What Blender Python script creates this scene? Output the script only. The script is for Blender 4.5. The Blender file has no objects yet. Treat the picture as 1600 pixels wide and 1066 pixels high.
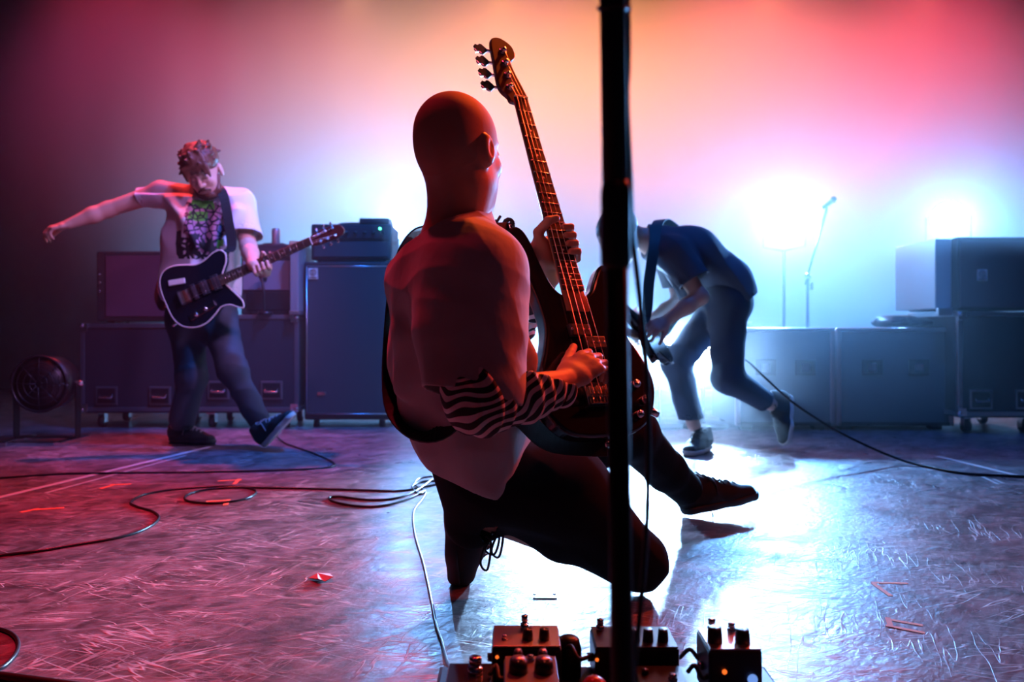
import bpy, bmesh, math, random
import numpy as np
from mathutils import Vector, Matrix
random.seed(7)
rng = np.random.default_rng(7)
S = bpy.context.scene
COL = S.collection
PI = math.pi
F = 1200.0        # focal length in pixels of a 1600 px wide frame (27 mm)
EYE = 0.66        # camera height

# ------------------------------------------------------------------ camera
cam_d = bpy.data.cameras.new('camera')
cam_d.sensor_width = 36.0
cam_d.lens = 36.0 * F / 1600.0
cam_d.shift_y = -23.0 / 1600.0
cam_d.clip_start = 0.05
cam_d.dof.use_dof = True
cam_d.dof.focus_distance = 1.8
cam_d.dof.aperture_fstop = 3.2
cam = bpy.data.objects.new('camera', cam_d)
cam.location = (0, 0, EYE)
cam.rotation_euler = (PI / 2, 0, 0)
COL.objects.link(cam)
S.camera = cam

# ------------------------------------------------------------------ exposure, world
S.view_settings.view_transform = 'Standard'
S.view_settings.look = 'None'
S.view_settings.exposure = 0.0
S.view_settings.gamma = 1.0
S.view_settings.use_curve_mapping = False
S.cycles.use_denoising = True
S.cycles.max_bounces = 5
S.cycles.diffuse_bounces = 2
S.cycles.glossy_bounces = 3
S.cycles.volume_bounces = 0
S.cycles.sample_clamp_indirect = 6.0
S.cycles.volume_step_rate = 1.0
W = bpy.data.worlds.new('World')
S.world = W
W.use_nodes = True
W.node_tree.nodes['Background'].inputs[0].default_value = (0.010, 0.006, 0.02, 1)
W.node_tree.nodes['Background'].inputs[1].default_value = 0.3


def at(px, py, Y):
    """the point at depth Y (metres from the lens) on the sight line of a pixel of the 1600x1066 photograph"""
    return np.array([(px - 800.0) * Y / F, Y, EYE + (510.0 - py) * Y / F])


def fl(px, py, z=0.0):
    """the point of the floor seen at a pixel"""
    Y = F * (EYE - z) / (py - 510.0)
    return np.array([(px - 800.0) * Y / F, Y, z])


def nrm(v):
    v = np.asarray(v, float)
    return v / np.linalg.norm(v)


def V(*a):
    return np.array(a, float)

# ------------------------------------------------------------------ lamps (lights; the housings come later)
def spot(loc, target, col, power, size_deg, blend=0.6, radius=0.08):
    d = bpy.data.lights.new('spot', 'SPOT')
    d.color = col
    d.energy = power
    d.spot_size = math.radians(size_deg)
    d.spot_blend = blend
    d.shadow_soft_size = radius
    o = bpy.data.objects.new('spot_light', d)
    o.location = loc
    o.rotation_euler = (Vector(target) - Vector(loc)).to_track_quat('-Z', 'Y').to_euler()
    COL.objects.link(o)
    return o


def area(loc, target, col, power, sx, sy):
    d = bpy.data.lights.new('area', 'AREA')
    d.color = col
    d.energy = power
    d.shape = 'RECTANGLE'
    d.size = sx
    d.size_y = sy
    o = bpy.data.objects.new('area_light', d)
    o.location = loc
    o.rotation_euler = (Vector(target) - Vector(loc)).to_track_quat('-Z', 'Y').to_euler()
    COL.objects.link(o)
    return o
ICE = (0.20, 0.50, 1.0)
DEEP = (0.02, 0.20, 1.0)
# the lamps that face the camera from behind the band: place, lens radius, power
BACK = [(at(1225, 347, 6.4), 0.135, 950), (at(1482, 340, 6.4), 0.135, 950), (at(622, 358, 5.75), 0.07, 460),
        (at(1030, 546, 5.0), 0.080, 800), (at(1098, 553, 5.0), 0.080, 800), (at(862, 552, 5.0), 0.080, 800)]
BACK_AIM = [(0.3, 1.0, 0.0), (1.2, 1.0, 0.0), (-0.5, 1.0, 0.9), (0.15, 1.5, 0.3), (0.3, 1.5, 0.3), (0.0, 1.5, 0.3)]
for (p_, r_, e_), t_ in zip(BACK, BACK_AIM):
    dv = nrm(np.array(t_) - p_)
    spot(p_ + dv * 0.10, t_, (0.13, 0.42, 1.0) if p_[2] > 1 else (0.30, 0.58, 1.0), e_, 75, 0.8, r_ * .6)
# blue washes low behind the backline, upwards onto the cloth
for x_, e_ in ((-2.2, 330), (-0.9, 560), (0.8, 330), (2.6, 330), (4.4, 300)):
    spot((x_, 6.3, 0.35), (x_ * 1.0, 7.9, 1.3), (0.16, 0.48, 1.0), e_, 105, 1.0, 0.15)
spot((-1.2, 6.6, 1.0), (-1.5, 7.9, 2.0), (0.25, 0.55, 1.0), 160, 100, 1.0, 0.15)
# deep blue floods high over the band, down onto the backline and the haze before it
spot((0.4, 3.2, 5.0), (-0.9, 4.9, 0.5), DEEP, 1900, 46, 0.9, 0.2)
spot((2.0, 3.2, 5.0), (1.9, 4.9, 0.4), (0.03, 0.20, 1.0), 500, 50, 0.9, 0.2)
# orange and red heads of the overhead bar
TOP = [(-1.25, (1.0, 0.40, 0.16)), (-0.10, (1.0, 0.45, 0.08)), (0.85, (1.0, 0.38, 0.08)), (2.05, (1.0, 0.34, 0.09)), (3.3, (1.0, 0.12, 0.08))]
for x_, c_ in TOP:
    spot((x_, 6.0, 3.30), (x_ * 1.05, 7.9, 3.0), c_, 450, 120, 1.0, 0.08)
for x_, c_, e_ in ((-4.0, (1.0, 0.08, 0.40), 150), (-2.4, (1.0, 0.05, 0.18), 330), (0.2, (1.0, 0.13, 0.18), 600), (2.4, (1.0, 0.09, 0.16), 900), (4.4, (1.0, 0.04, 0.10), 800)):
    spot((x_, 5.2, 4.6), (x_, 7.9, 2.9), c_, e_, 62, 1.0, 0.2)
# red and orange keys from high behind the kneeling man's right, red flood straight down, violet on the left guitarist
spot((1.7, 3.7, 3.0), (0.05, 1.75, 0.75), (1.0, 0.07, 0.02), 260, 36, 0.6, 0.08)
spot((3.0, 3.3, 2.2), (0.1, 1.8, 0.75), (1.0, 0.05, 0.02), 380, 24, 0.6, 0.08)
spot((2.6, 0.9, 4.4), (1.3, 1.9, 0.0), (1.0, 0.10, 0.06), 200, 40, 1.0, 0.1)
spot((0.9, 3.6, 3.6), (-0.1, 1.70, 1.05), (1.0, 0.12, 0.015), 480, 16, 0.6, 0.08)
spot((-1.1, 3.1, 5.4), (-1.25, 2.0, 0.0), (1.0, 0.02, 0.06), 1500, 36, 1.0, 0.10)
spot((0.6, 0.4, 3.0), (0.3, 2.0, 0.4), (1.0, 0.10, 0.16), 6, 70, 0.9, 0.15)
spot((0.5, 2.9, 2.9), (-1.7, 4.2, 1.0), (0.70, 0.35, 1.0), 340, 34, 0.8, 0.10)
spot((-2.6, 4.9, 4.4), (-1.9, 4.2, 1.2), (1.0, 0.05, 0.05), 900, 34, 0.8, 0.08)
spot((-0.2, 2.0, 2.8), (-1.7, 4.2, 1.0), (0.70, 0.30, 1.0), 110, 34, 0.8, 0.10)


# ------------------------------------------------------------------ materials
MATS = {}


def nodes_of(m):
    m.use_nodes = True
    return m.node_tree.nodes, m.node_tree.links


def mat(name, col, rough=0.6, metal=0.0, bump=0.0, bscale=40.0, vary=0.0, coat=0.0, emit=None, estr=0.0, spec=0.5, sheen=0.0, stretch=(1, 1, 1)):
    if name in MATS:
        return MATS[name]
    m = bpy.data.materials.new(name)
    N, L = nodes_of(m)
    b = N['Principled BSDF']
    b.inputs['Base Color'].default_value = (*col, 1)
    b.inputs['Roughness'].default_value = rough
    b.inputs['Metallic'].default_value = metal
    b.inputs['Coat Weight'].default_value = coat
    b.inputs['Coat Roughness'].default_value = 0.08
    b.inputs['Specular IOR Level'].default_value = spec
    b.inputs['Sheen Weight'].default_value = sheen
    if emit:
        b.inputs['Emission Color'].default_value = (*emit, 1)
        b.inputs['Emission Strength'].default_value = estr
    if bump or vary:
        tc = N.new('ShaderNodeTexCoord')
        mp = N.new('ShaderNodeMapping')
        mp.inputs['Scale'].default_value = stretch
        L.new(tc.outputs['Object'], mp.inputs[0])
        nz = N.new('ShaderNodeTexNoise')
        nz.inputs['Scale'].default_value = bscale
        nz.inputs['Detail'].default_value = 4
        L.new(mp.outputs[0], nz.inputs['Vector'])
        if bump:
            bp = N.new('ShaderNodeBump')
            bp.inputs['Strength'].default_value = 0.6
            bp.inputs['Distance'].default_value = bump
            L.new(nz.outputs[0], bp.inputs['Height'])
            L.new(bp.outputs[0], b.inputs['Normal'])
        if vary:
            mx = N.new('ShaderNodeMix')
            mx.data_type = 'RGBA'
            mx.inputs[6].default_value = (*[c * (1 - vary) for c in col], 1)
            mx.inputs[7].default_value = (*[min(1, c * (1 + vary)) for c in col], 1)
            L.new(nz.outputs[0], mx.inputs[0])
            L.new(mx.outputs[2], b.inputs['Base Color'])
    MATS[name] = m
    return m


# ------------------------------------------------------------------ object helpers
def tag(o, label=None, cat=None, group=None, kind=None):
    if label:
        o['label'] = label
    if cat:
        o['category'] = cat
    if group:
        o['group'] = group
    if kind:
        o['kind'] = kind
    return o


def link(name, me, m=None, parent=None, loc=None, smooth=False):
    if m is not None and not me.materials:
        me.materials.append(m)
    o = bpy.data.objects.new(name, me)
    COL.objects.link(o)
    if parent is not None:
        o.parent = parent
    if loc is not None:
        o.location = loc
    if smooth:
        me.shade_smooth()
    return o


def empty(name, loc, label, cat, group=None, mw=None):
    o = bpy.data.objects.new(name, None)
    o.empty_display_size = 0.05
    COL.objects.link(o)
    if mw is not None:
        o.matrix_world = mw
    else:
        o.location = loc
    return tag(o, label, cat, group)


class MB:
    """collects boxes, cylinders, tubes and prisms into one mesh"""
    def __init__(s, origin=(0, 0, 0)):
        s.v, s.f, s.o, s.sm = [], [], np.array(origin, float), []

    def add(s, vs, fs, sm=False):
        n = len(s.v)
        s.v += [tuple(np.asarray(p, float) - s.o) for p in vs]
        s.f += [tuple(i + n for i in f) for f in fs]
        s.sm += [sm] * len(fs)
        return s

    def box(s, c, d, bev=0.0, R=None):
        """box with chamfered edges; c centre, d full size"""
        hx, hy, hz = [x / 2 for x in d]
        c = np.asarray(c, float)
        if bev <= 0:
            vs = [(x, y, z) for x in (-hx, hx) for y in (-hy, hy) for z in (-hz, hz)]
            fs = [(0, 1, 3, 2), (4, 6, 7, 5), (0, 4, 5, 1), (2, 3, 7, 6), (0, 2, 6, 4), (1, 5, 7, 3)]
        else:
            bev = min(bev, hx * .9, hy * .9, hz * .9)
            bm = bmesh.new()
            bmesh.ops.create_cube(bm, size=1)
            for v in bm.verts:
                v.co = Vector((v.co.x * d[0], v.co.y * d[1], v.co.z * d[2]))
            bmesh.ops.bevel(bm, geom=bm.edges[:], offset=bev, segments=2, affect='EDGES', profile=0.5)
            bm.verts.index_update()
            vs = [tuple(v.co) for v in bm.verts]
            fs = [tuple(v.index for v in f.verts) for f in bm.faces]
            bm.free()
        vs = np.array(vs)
        if R is not None:
            vs = vs @ np.array(R).T
        return s.add(vs + c, fs)

    def tube(s, pts, r, n=10, cap=True):
        pts = [np.asarray(p, float) for p in pts]
        rs = [r] * len(pts) if np.isscalar(r) else list(r)
        vs, fs = [], []
        prev = None
        for i, p in enumerate(pts):
            t = nrm(pts[min(i + 1, len(pts) - 1)] - pts[max(i - 1, 0)])
            if prev is None:
                a = V(0, 0, 1) if abs(t[2]) < .9 else V(1, 0, 0)
                u = nrm(np.cross(t, a))
            else:
                u = nrm(prev - t * np.dot(prev, t))
            prev = u
            w = np.cross(t, u)
            for k in range(n):
                an = 2 * PI * k / n
                vs.append(p + rs[i] * (math.cos(an) * u + math.sin(an) * w))
        for i in range(len(pts) - 1):
            for k in range(n):
                k2 = (k + 1) % n
                fs.append((i * n + k, i * n + k2, (i + 1) * n + k2, (i + 1) * n + k))
        if cap:
            fs.append(tuple(range(n))[::-1])
            fs.append(tuple((len(pts) - 1) * n + k for k in range(n)))
        return s.add(vs, fs, True)

    def cyl(s, a, b, r, r2=None, n=16):
        return s.tube([a, b], [r, r if r2 is None else r2], n)

    def ribbon(s, pts, wv, width, th):
        vs, fs = [], []
        pts = [np.asarray(p, float) for p in pts]
        for i, p in enumerate(pts):
            t = nrm(pts[min(i + 1, len(pts) - 1)] - pts[max(i - 1, 0)])
            w = wv[i] if isinstance(wv, list) else wv
            w = nrm(np.asarray(w, float) - t * np.dot(w, t))
            nn = np.cross(t, w)
            for a, b in ((-1, -1), (1, -1), (1, 1), (-1, 1)):
                vs.append(p + w * a * width / 2 + nn * b * th / 2)
        for i in range(len(pts) - 1):
            for k in range(4):
                k2 = (k + 1) % 4
                fs.append((i * 4 + k, i * 4 + k2, i * 4 + 4 + k2, i * 4 + 4 + k))
        fs.append((3, 2, 1, 0))
        m = 4 * (len(pts) - 1)
        fs.append((m, m + 1, m + 2, m + 3))
        return s.add(vs, fs)

    def prism(s, outline, z0, z1, bev=0.004, steps=3):
        """closed 2D outline (x,y) raised from z0 to z1 with rounded edges"""
        P = np.array(outline, float)
        A = np.roll(P, -1, 0) - np.roll(P, 1, 0)
        nn = np.stack([A[:, 1], -A[:, 0]], 1)
        nn /= np.linalg.norm(nn, axis=1)[:, None] + 1e-9
        area2 = np.sum(P[:, 0] * np.roll(P[:, 1], -1) - np.roll(P[:, 0], -1) * P[:, 1])
        if area2 < 0:
            nn = -nn
        rings = []
        for i in range(steps + 1):
            a = PI / 2 * i / steps
            rings.append((bev * (1 - math.sin(a)), z0 + bev * (1 - math.cos(a))))
        for i in range(steps + 1):
            a = PI / 2 * i / steps
            rings.append((bev * (1 - math.cos(a)), z1 - bev * (1 - math.sin(a))))
        vs, n = [], len(P)
        for ins, z in rings:
            q = P - nn * ins
            vs += [(x, y, z) for x, y in q]
        fs = []
        for i in range(len(rings) - 1):
            for k in range(n):
                k2 = (k + 1) % n
                f = (i * n + k, i * n + k2, (i + 1) * n + k2, (i + 1) * n + k)
                fs.append(f if area2 > 0 else f[::-1])
        c0 = tuple(range(n))
        c1 = tuple((len(rings) - 1) * n + k for k in range(n))
        fs.append(c0[::-1] if area2 > 0 else c0)
        fs.append(c1 if area2 > 0 else c1[::-1])
        return s.add(vs, fs)

    def dome(s, c, r, axis, n=20, m=8, full=False, sq=(1, 1, 1)):
        axis = nrm(axis)
        a = V(0, 0, 1) if abs(axis[2]) < .9 else V(1, 0, 0)
        u = nrm(np.cross(axis, a))
        w = np.cross(axis, u)
        vs, fs = [], []
        lo = -PI / 2 if full else 0
        for i in range(m + 1):
            th = lo + (PI / 2 - lo) * i / m
            for k in range(n):
                p = 2 * PI * k / n
                vs.append(np.asarray(c) + r * (math.sin(th) * axis * sq[2] + math.cos(th) * (math.cos(p) * u * sq[0] + math.sin(p) * w * sq[1])))
        for i in range(m):
            for k in range(n):
                k2 = (k + 1) % n
                fs.append((i * n + k, i * n + k2, (i + 1) * n + k2, (i + 1) * n + k))
        if not full:
            fs.append(tuple(range(n))[::-1])
        return s.add(vs, fs, True)

    def build(s, name, m, parent=None, loc=None):
        me = bpy.data.meshes.new(name)
        me.from_pydata(s.v, [], s.f)
        me.polygons.foreach_set('use_smooth', s.sm)
        me.update()
        return link(name, me, m, parent, tuple(s.o) if (loc is None and parent is None) else loc)


def spline(pts, n=8, closed=False):
    P = [np.asarray(p, float) for p in pts]
    out = []
    N = len(P)
    rngi = range(N if closed else N - 1)
    for i in rngi:
        if closed:
            p0, p1, p2, p3 = P[i - 1], P[i], P[(i + 1) % N], P[(i + 2) % N]
        else:
            p0, p1, p2, p3 = P[max(i - 1, 0)], P[i], P[i + 1], P[min(i + 2, N - 1)]
        for k in range(n):
            t = k / n
            out.append(.5 * (2 * p1 + (p2 - p0) * t + (2 * p0 - 5 * p1 + 4 * p2 - p3) * t * t + (3 * p1 - p0 - 3 * p2 + p3) * t ** 3))
    if not closed:
        out.append(P[-1])
    return out


# ------------------------------------------------------------------ implicit surfaces for bodies and clothes
class Blob:
    def __init__(s):
        s.pr = []
        s.post = []
        s.disp = None

    def rc(s, a, b, ra, rb=None, k=0.02, op='u'):
        rb = ra if rb is None else rb
        return s.ec(a, b, (ra, ra), (rb, rb), (.3, .5, .8), k, op)

    def ec(s, a, b, ra, rb, side, k=0.02, op='u'):
        a, b = np.asarray(a, float), np.asarray(b, float)
        R = max(*ra, *rb)
        lo, hi = np.minimum(a, b) - R, np.maximum(a, b) + R
        ab = b - a
        L2 = float(ab @ ab) + 1e-12
        ax = ab / math.sqrt(L2)
        sd = np.asarray(side, float)
        sd = sd - ax * (sd @ ax)
        if np.linalg.norm(sd) < 1e-6:
            sd = np.cross(ax, V(.1, .9, .3))
        sd = nrm(sd)
        w = np.cross(ax, sd)

        def f(P):
            q = P - a
            t = np.clip(q @ ab / L2, 0, 1)
            q = q - t[:, None] * ab
            r1 = ra[0] + (rb[0] - ra[0]) * t
            r2 = ra[1] + (rb[1] - ra[1]) * t
            rm = np.minimum(r1, r2)
            u, v, x = q @ sd, q @ w, q @ ax
            k0 = np.sqrt((u / r1) ** 2 + (v / r2) ** 2 + (x / rm) ** 2)
            k1 = np.sqrt((u / r1 ** 2) ** 2 + (v / r2 ** 2) ** 2 + (x / rm ** 2) ** 2) + 1e-9
            return np.where(k0 < 0.3, -(1 - k0) * rm, k0 * (k0 - 1) / k1)
        s.pr.append((f, lo, hi, k, op))
        return s

    def el(s, c, r, ax=None, k=0.02, op='u'):
        c = np.asarray(c, float)
        M = np.eye(3) if ax is None else np.array([nrm(v) for v in ax])
        r = np.array(r, float)
        R = max(r)

        def f(P):
            q = (P - c) @ M.T
            k0 = np.sqrt(((q / r) ** 2).sum(1))
            k1 = np.sqrt(((q / r ** 2) ** 2).sum(1)) + 1e-9
            return np.where(k0 < 0.3, -(1 - k0) * min(r), k0 * (k0 - 1) / k1)
        s.pr.append((f, c - R, c + R, k, op))
        return s

    def cut(s, p, n):
        """remove everything on the side of the plane that n points to"""
        p, n = np.asarray(p, float), nrm(n)
        s.post.append(('cut', p, n, None))
        return s

    def hollow(s, p, n, th, depth, ball=None):
        """pocket of a hem: cut by the plane inside the ball, and hollow the cloth to th within depth of it"""
        s.post.append(('hem', np.asarray(p, float), nrm(n), (th, depth, ball)))
        return s

    def ev(s, P):
        P = P.astype(float)
        d = np.full(len(P), 0.1)
        for f, lo, hi, k, op in s.pr:
            m = k + 0.07
            mk = np.where(np.all((P > lo - m) & (P < hi + m), axis=1))[0]
            if not len(mk):
                continue
            e = f(P[mk])
            a = d[mk]
            if op == 'u':
                h = np.maximum(k - np.abs(a - e), 0) / k
                d[mk] = np.minimum(a, e) - h * h * k / 4
            else:
                e = -e
                h = np.maximum(k - np.abs(a - e), 0) / k
                d[mk] = np.maximum(a, e) + h * h * k / 4
        if s.disp is not None:
            mk = np.where(np.abs(d) < 0.06)[0]
            d[mk] += s.disp(P[mk])
        for kind, p, n, ex in s.post:
            h = (P - p) @ n
            if kind == 'cut':
                d = np.maximum(d, h)
            else:
                th, depth, ball = ex
                inb = np.ones(len(P), bool) if ball is None else (((P - p) ** 2).sum(1) < ball ** 2)
                dd = np.maximum(d, h)
                dd = np.maximum(dd, -np.maximum(d + th, -h - depth))
                d = np.where(inb, dd, d)
        return d

    def mesh(s, name, h, origin, attr=None):
        lo = np.min([p[1] for p in s.pr if p[4] == 'u'], 0) - 0.02
        hi = np.max([p[2] for p in s.pr if p[4] == 'u'], 0) + 0.02
        q = 4
        nc = np.ceil((hi - lo) / (h * q)).astype(int) + 1
        g = [lo[i] + (np.arange(nc[i]) + .5) * h * q - .5 * h for i in range(3)]
        C = np.stack(np.meshgrid(*g, indexing='ij'), -1).reshape(-1, 3)
        dc = np.empty(len(C))
        for i in range(0, len(C), 400000):
            dc[i:i + 400000] = s.ev(C[i:i + 400000])
        act = np.where(np.abs(dc) < h * q * 1.9)[0]
        D = np.repeat(np.repeat(np.repeat(dc.reshape(nc).astype(np.float32), q, 0), q, 1), q, 2)
        off = np.stack(np.meshgrid(*[np.arange(q)] * 3, indexing='ij'), -1).reshape(-1, 3)
        for i in range(0, len(act), 8000):
            b = act[i:i + 8000]
            ci = np.stack(np.unravel_index(b, nc), -1)
            idx = (ci[:, None, :] * q + off[None]).reshape(-1, 3)
            D[idx[:, 0], idx[:, 1], idx[:, 2]] = s.ev(lo + idx * h)
        # surface nets
        neg = D < 0
        cnt = np.zeros(tuple(np.array(D.shape) - 1), np.int8)
        for a in (0, 1):
            for b in (0, 1):
                for c in (0, 1):
                    cnt += neg[a:D.shape[0] - 1 + a, b:D.shape[1] - 1 + b, c:D.shape[2] - 1 + c]
        cells = np.argwhere((cnt > 0) & (cnt < 8))
        ids = np.full(cnt.shape, -1, np.int32)
        ids[cells[:, 0], cells[:, 1], cells[:, 2]] = np.arange(len(cells))
        acc = np.zeros((len(cells), 3))
        num = np.zeros(len(cells))
        for ax in range(3):
            o1, o2 = [i for i in range(3) if i != ax]
            for a in (0, 1):
                for b in (0, 1):
                    p = cells.copy()
                    p[:, o1] += a
                    p[:, o2] += b
                    p2 = p.copy()
                    p2[:, ax] += 1
                    d0 = D[p[:, 0], p[:, 1], p[:, 2]]
                    d1 = D[p2[:, 0], p2[:, 1], p2[:, 2]]
                    x = (d0 < 0) != (d1 < 0)
                    t = np.where(x, d0 / np.where(x, d0 - d1, 1), 0)
                    pos = p.astype(float)
                    pos[:, ax] += t
                    acc[x] += pos[x]
                    num[x] += 1
        Vt = lo + acc / num[:, None] * h
        quads = []
        for ax in range(3):
            o1, o2 = [(1, 2), (2, 0), (0, 1)][ax]
            sl0 = [slice(1, n - 1) for n in D.shape]
            sl1 = list(sl0)
            sl0[ax] = slice(0, D.shape[ax] - 1)
            sl1[ax] = slice(1, D.shape[ax])
            n0, n1 = neg[tuple(sl0)], neg[tuple(sl1)]
            E = np.argwhere(n0 != n1)
            if not len(E):
                continue
            flip = n0[E[:, 0], E[:, 1], E[:, 2]]
            E = E + np.array([0 if i == ax else 1 for i in range(3)])
            qd = []
            for a, b in ((-1, -1), (0, -1), (0, 0), (-1, 0)):
                c = E.copy()
                c[:, o1] += a
                c[:, o2] += b
                qd.append(ids[c[:, 0], c[:, 1], c[:, 2]])
            qd = np.stack(qd, 1)
            qd[~flip] = qd[~flip][:, ::-1]
            quads.append(qd)
        Q = np.concatenate(quads)
        Q = Q[(Q >= 0).all(1)]
        me = bpy.data.meshes.new(name)
        me.vertices.add(len(Vt))
        me.vertices.foreach_set('co', (Vt - np.asarray(origin)).astype(np.float32).ravel())
        me.loops.add(len(Q) * 4)
        me.loops.foreach_set('vertex_index', Q.astype(np.int32).ravel())
        me.polygons.add(len(Q))
        me.polygons.foreach_set('loop_start', np.arange(0, len(Q) * 4, 4, dtype=np.int32))
        me.polygons.foreach_set('use_smooth', np.ones(len(Q), bool))
        me.update(calc_edges=True)
        me.validate()
        if attr is not None:
            at_ = me.attributes.new('along', 'FLOAT', 'POINT')
            at_.data.foreach_set('value', attr(Vt).astype(np.float32))
        return me


def folds(amp, vec, freq, seed=0, warp=0.25):
    """soft cloth folds running across the direction vec"""
    r = np.random.default_rng(seed)
    v = nrm(vec)
    ks = [(v + r.normal(0, warp, 3)) * freq * r.uniform(.6, 1.6) for _ in range(5)]
    ph = r.uniform(0, 6.28, 5)
    w1 = r.normal(0, 9, (3, 3))

    def f(P):
        Q = P + 0.018 * np.sin(P @ w1 + ph[:3])
        o = 0
        for kk, p in zip(ks, ph):
            o = o + np.sin(Q @ kk + p)
        o = o / 2.4
        return -amp * (1 - np.abs(o)).clip(-1, 1) * .8 + amp * .3
    return f


def head(B, O, f, u, s=1.0, k=0.018, ears=True):
    """skull, face, jaw, nose, brows, lips, ears around the mid-head point O, looking along f"""
    f = nrm(f)
    u = nrm(np.asarray(u, float) - f * np.dot(u, f))
    r = np.cross(f, u)
    p = lambda a, b, c: O + s * (a * f + b * r + c * u)
    ax = (f, r, u)
    B.el(p(-.012, 0, .028), [x * s for x in (.100, .078, .094)], ax, k)
    B.el(p(.030, 0, -.030), [x * s for x in (.062, .062, .085)], ax, k)
    B.el(p(.034, 0, -.068), [x * s for x in (.060, .056, .044)], ax, k)
    B.el(p(.070, 0, -.098), [x * s for x in (.022, .026, .018)], ax, .015)
    for sd in (-1, 1):
        B.el(p(.062, .034 * sd, -.028), [x * s for x in (.026, .024, .024)], ax, .015)
        B.el(p(.098, .031 * sd, .004), [x * s for x in (.014, .019, .012)], ax, .012, 's')
        B.el(p(.076, .031 * sd, .003), [x * s for x in (.014, .014, .012)], ax, .004)
        B.rc(p(.086, .012 * sd, .022), p(.064, .044 * sd, .024), .009 * s, .007 * s, .014)
        B.el(p(.099, .010 * sd, -.030), [x * s for x in (.011, .009, .009)], ax, .006)
        if ears:
            B.el(p(-.006, .080 * sd, -.012), [x * s for x in (.019, .011, .032)], (f * .9 + u * .1 + r * sd * -.25, r, u), .006)
            B.el(p(-.001, .092 * sd, -.008), [x * s for x in (.010, .008, .020)], (f, r, u), .005, 's')
            B.el(p(.002, .080 * sd, -.016), [x * s for x in (.005, .007, .009)], (f, r, u), .004)
            B.el(p(.001, .077 * sd, -.036), [x * s for x in (.008, .006, .009)], (f, r, u), .006)
    B.rc(p(.093, 0, .012), p(.112, 0, -.026), .008 * s, .011 * s, .010)
    B.rc(p(.092, -.018, -.062), p(.092, .018, -.062), .007 * s, .007 * s, .008)
    B.rc(p(.099, -.008, -.058), p(.099, .008, -.058), .005 * s, .005 * s, .005)
    return p


def hand(B, Wr, d, n, side, curls, s=1.0, thumb=(.5, .7, .3), tcurl=0.5, spread=0.12):
    """palm and five fingers: Wr wrist, d along the palm, n the palmar side, side +-1 which way the thumb lies"""
    d = nrm(d)
    n = nrm(np.asarray(n, float) - d * np.dot(n, d))
    t = np.cross(d, n) * side
    q = lambda a, b, c: Wr + s * (a * d + b * t + c * n)
    B.ec(q(.0, 0, 0), q(.035, 0, 0), (.028 * s, .019 * s), (.036 * s, .017 * s), t, .012)
    B.ec(q(.035, 0, 0), q(.080, 0, 0), (.037 * s, .016 * s), (.040 * s, .013 * s), t, .012)
    B.el(q(.035, .022, .010), [x * s for x in (.030, .018, .016)], (d, t, n), .012)
    root = [(.090, .030), (.095, .010), (.090, -.011), (.080, -.030)]
    length = [.074, .082, .076, .060]
    rad = [.0090, .0095, .0088, .0078]
    for i in range(4):
        a, b = root[i]
        p0 = q(a - .014, b * .96, 0)
        dd = nrm(d + t * spread * (1.2 - i * .85))
        nn = n
        c = curls[i] if isinstance(curls[0], (tuple, list)) else curls
        ang = 0
        r = rad[i] * s
        p = q(a, b, 0)
        B.rc(p0, p, r * 1.15, r * 1.1, .008)
        for j, fr in enumerate((.44, .31, .25)):
            ang += c[j]
            e = dd * math.cos(ang) + nn * math.sin(ang)
            p2 = p + e * length[i] * fr * s
            B.rc(p, p2, r * (1.06 - .1 * j), r * (.98 - .1 * j), .004)
            p = p2
    td = nrm(t * thumb[0] + d * thumb[1] + n * thumb[2])
    p = q(.022, .024, .006)
    for j, ln in enumerate((.044, .034, .028)):
        p2 = p + td * ln * s
        B.rc(p, p2, (.0145 - .0022 * j) * s, (.0122 - .0016 * j) * s, .010 if j == 0 else .004)
        p = p2
        td = nrm(td + (d * .6 + n * .4 - t * .4) * tcurl * .5)
    return q


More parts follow.
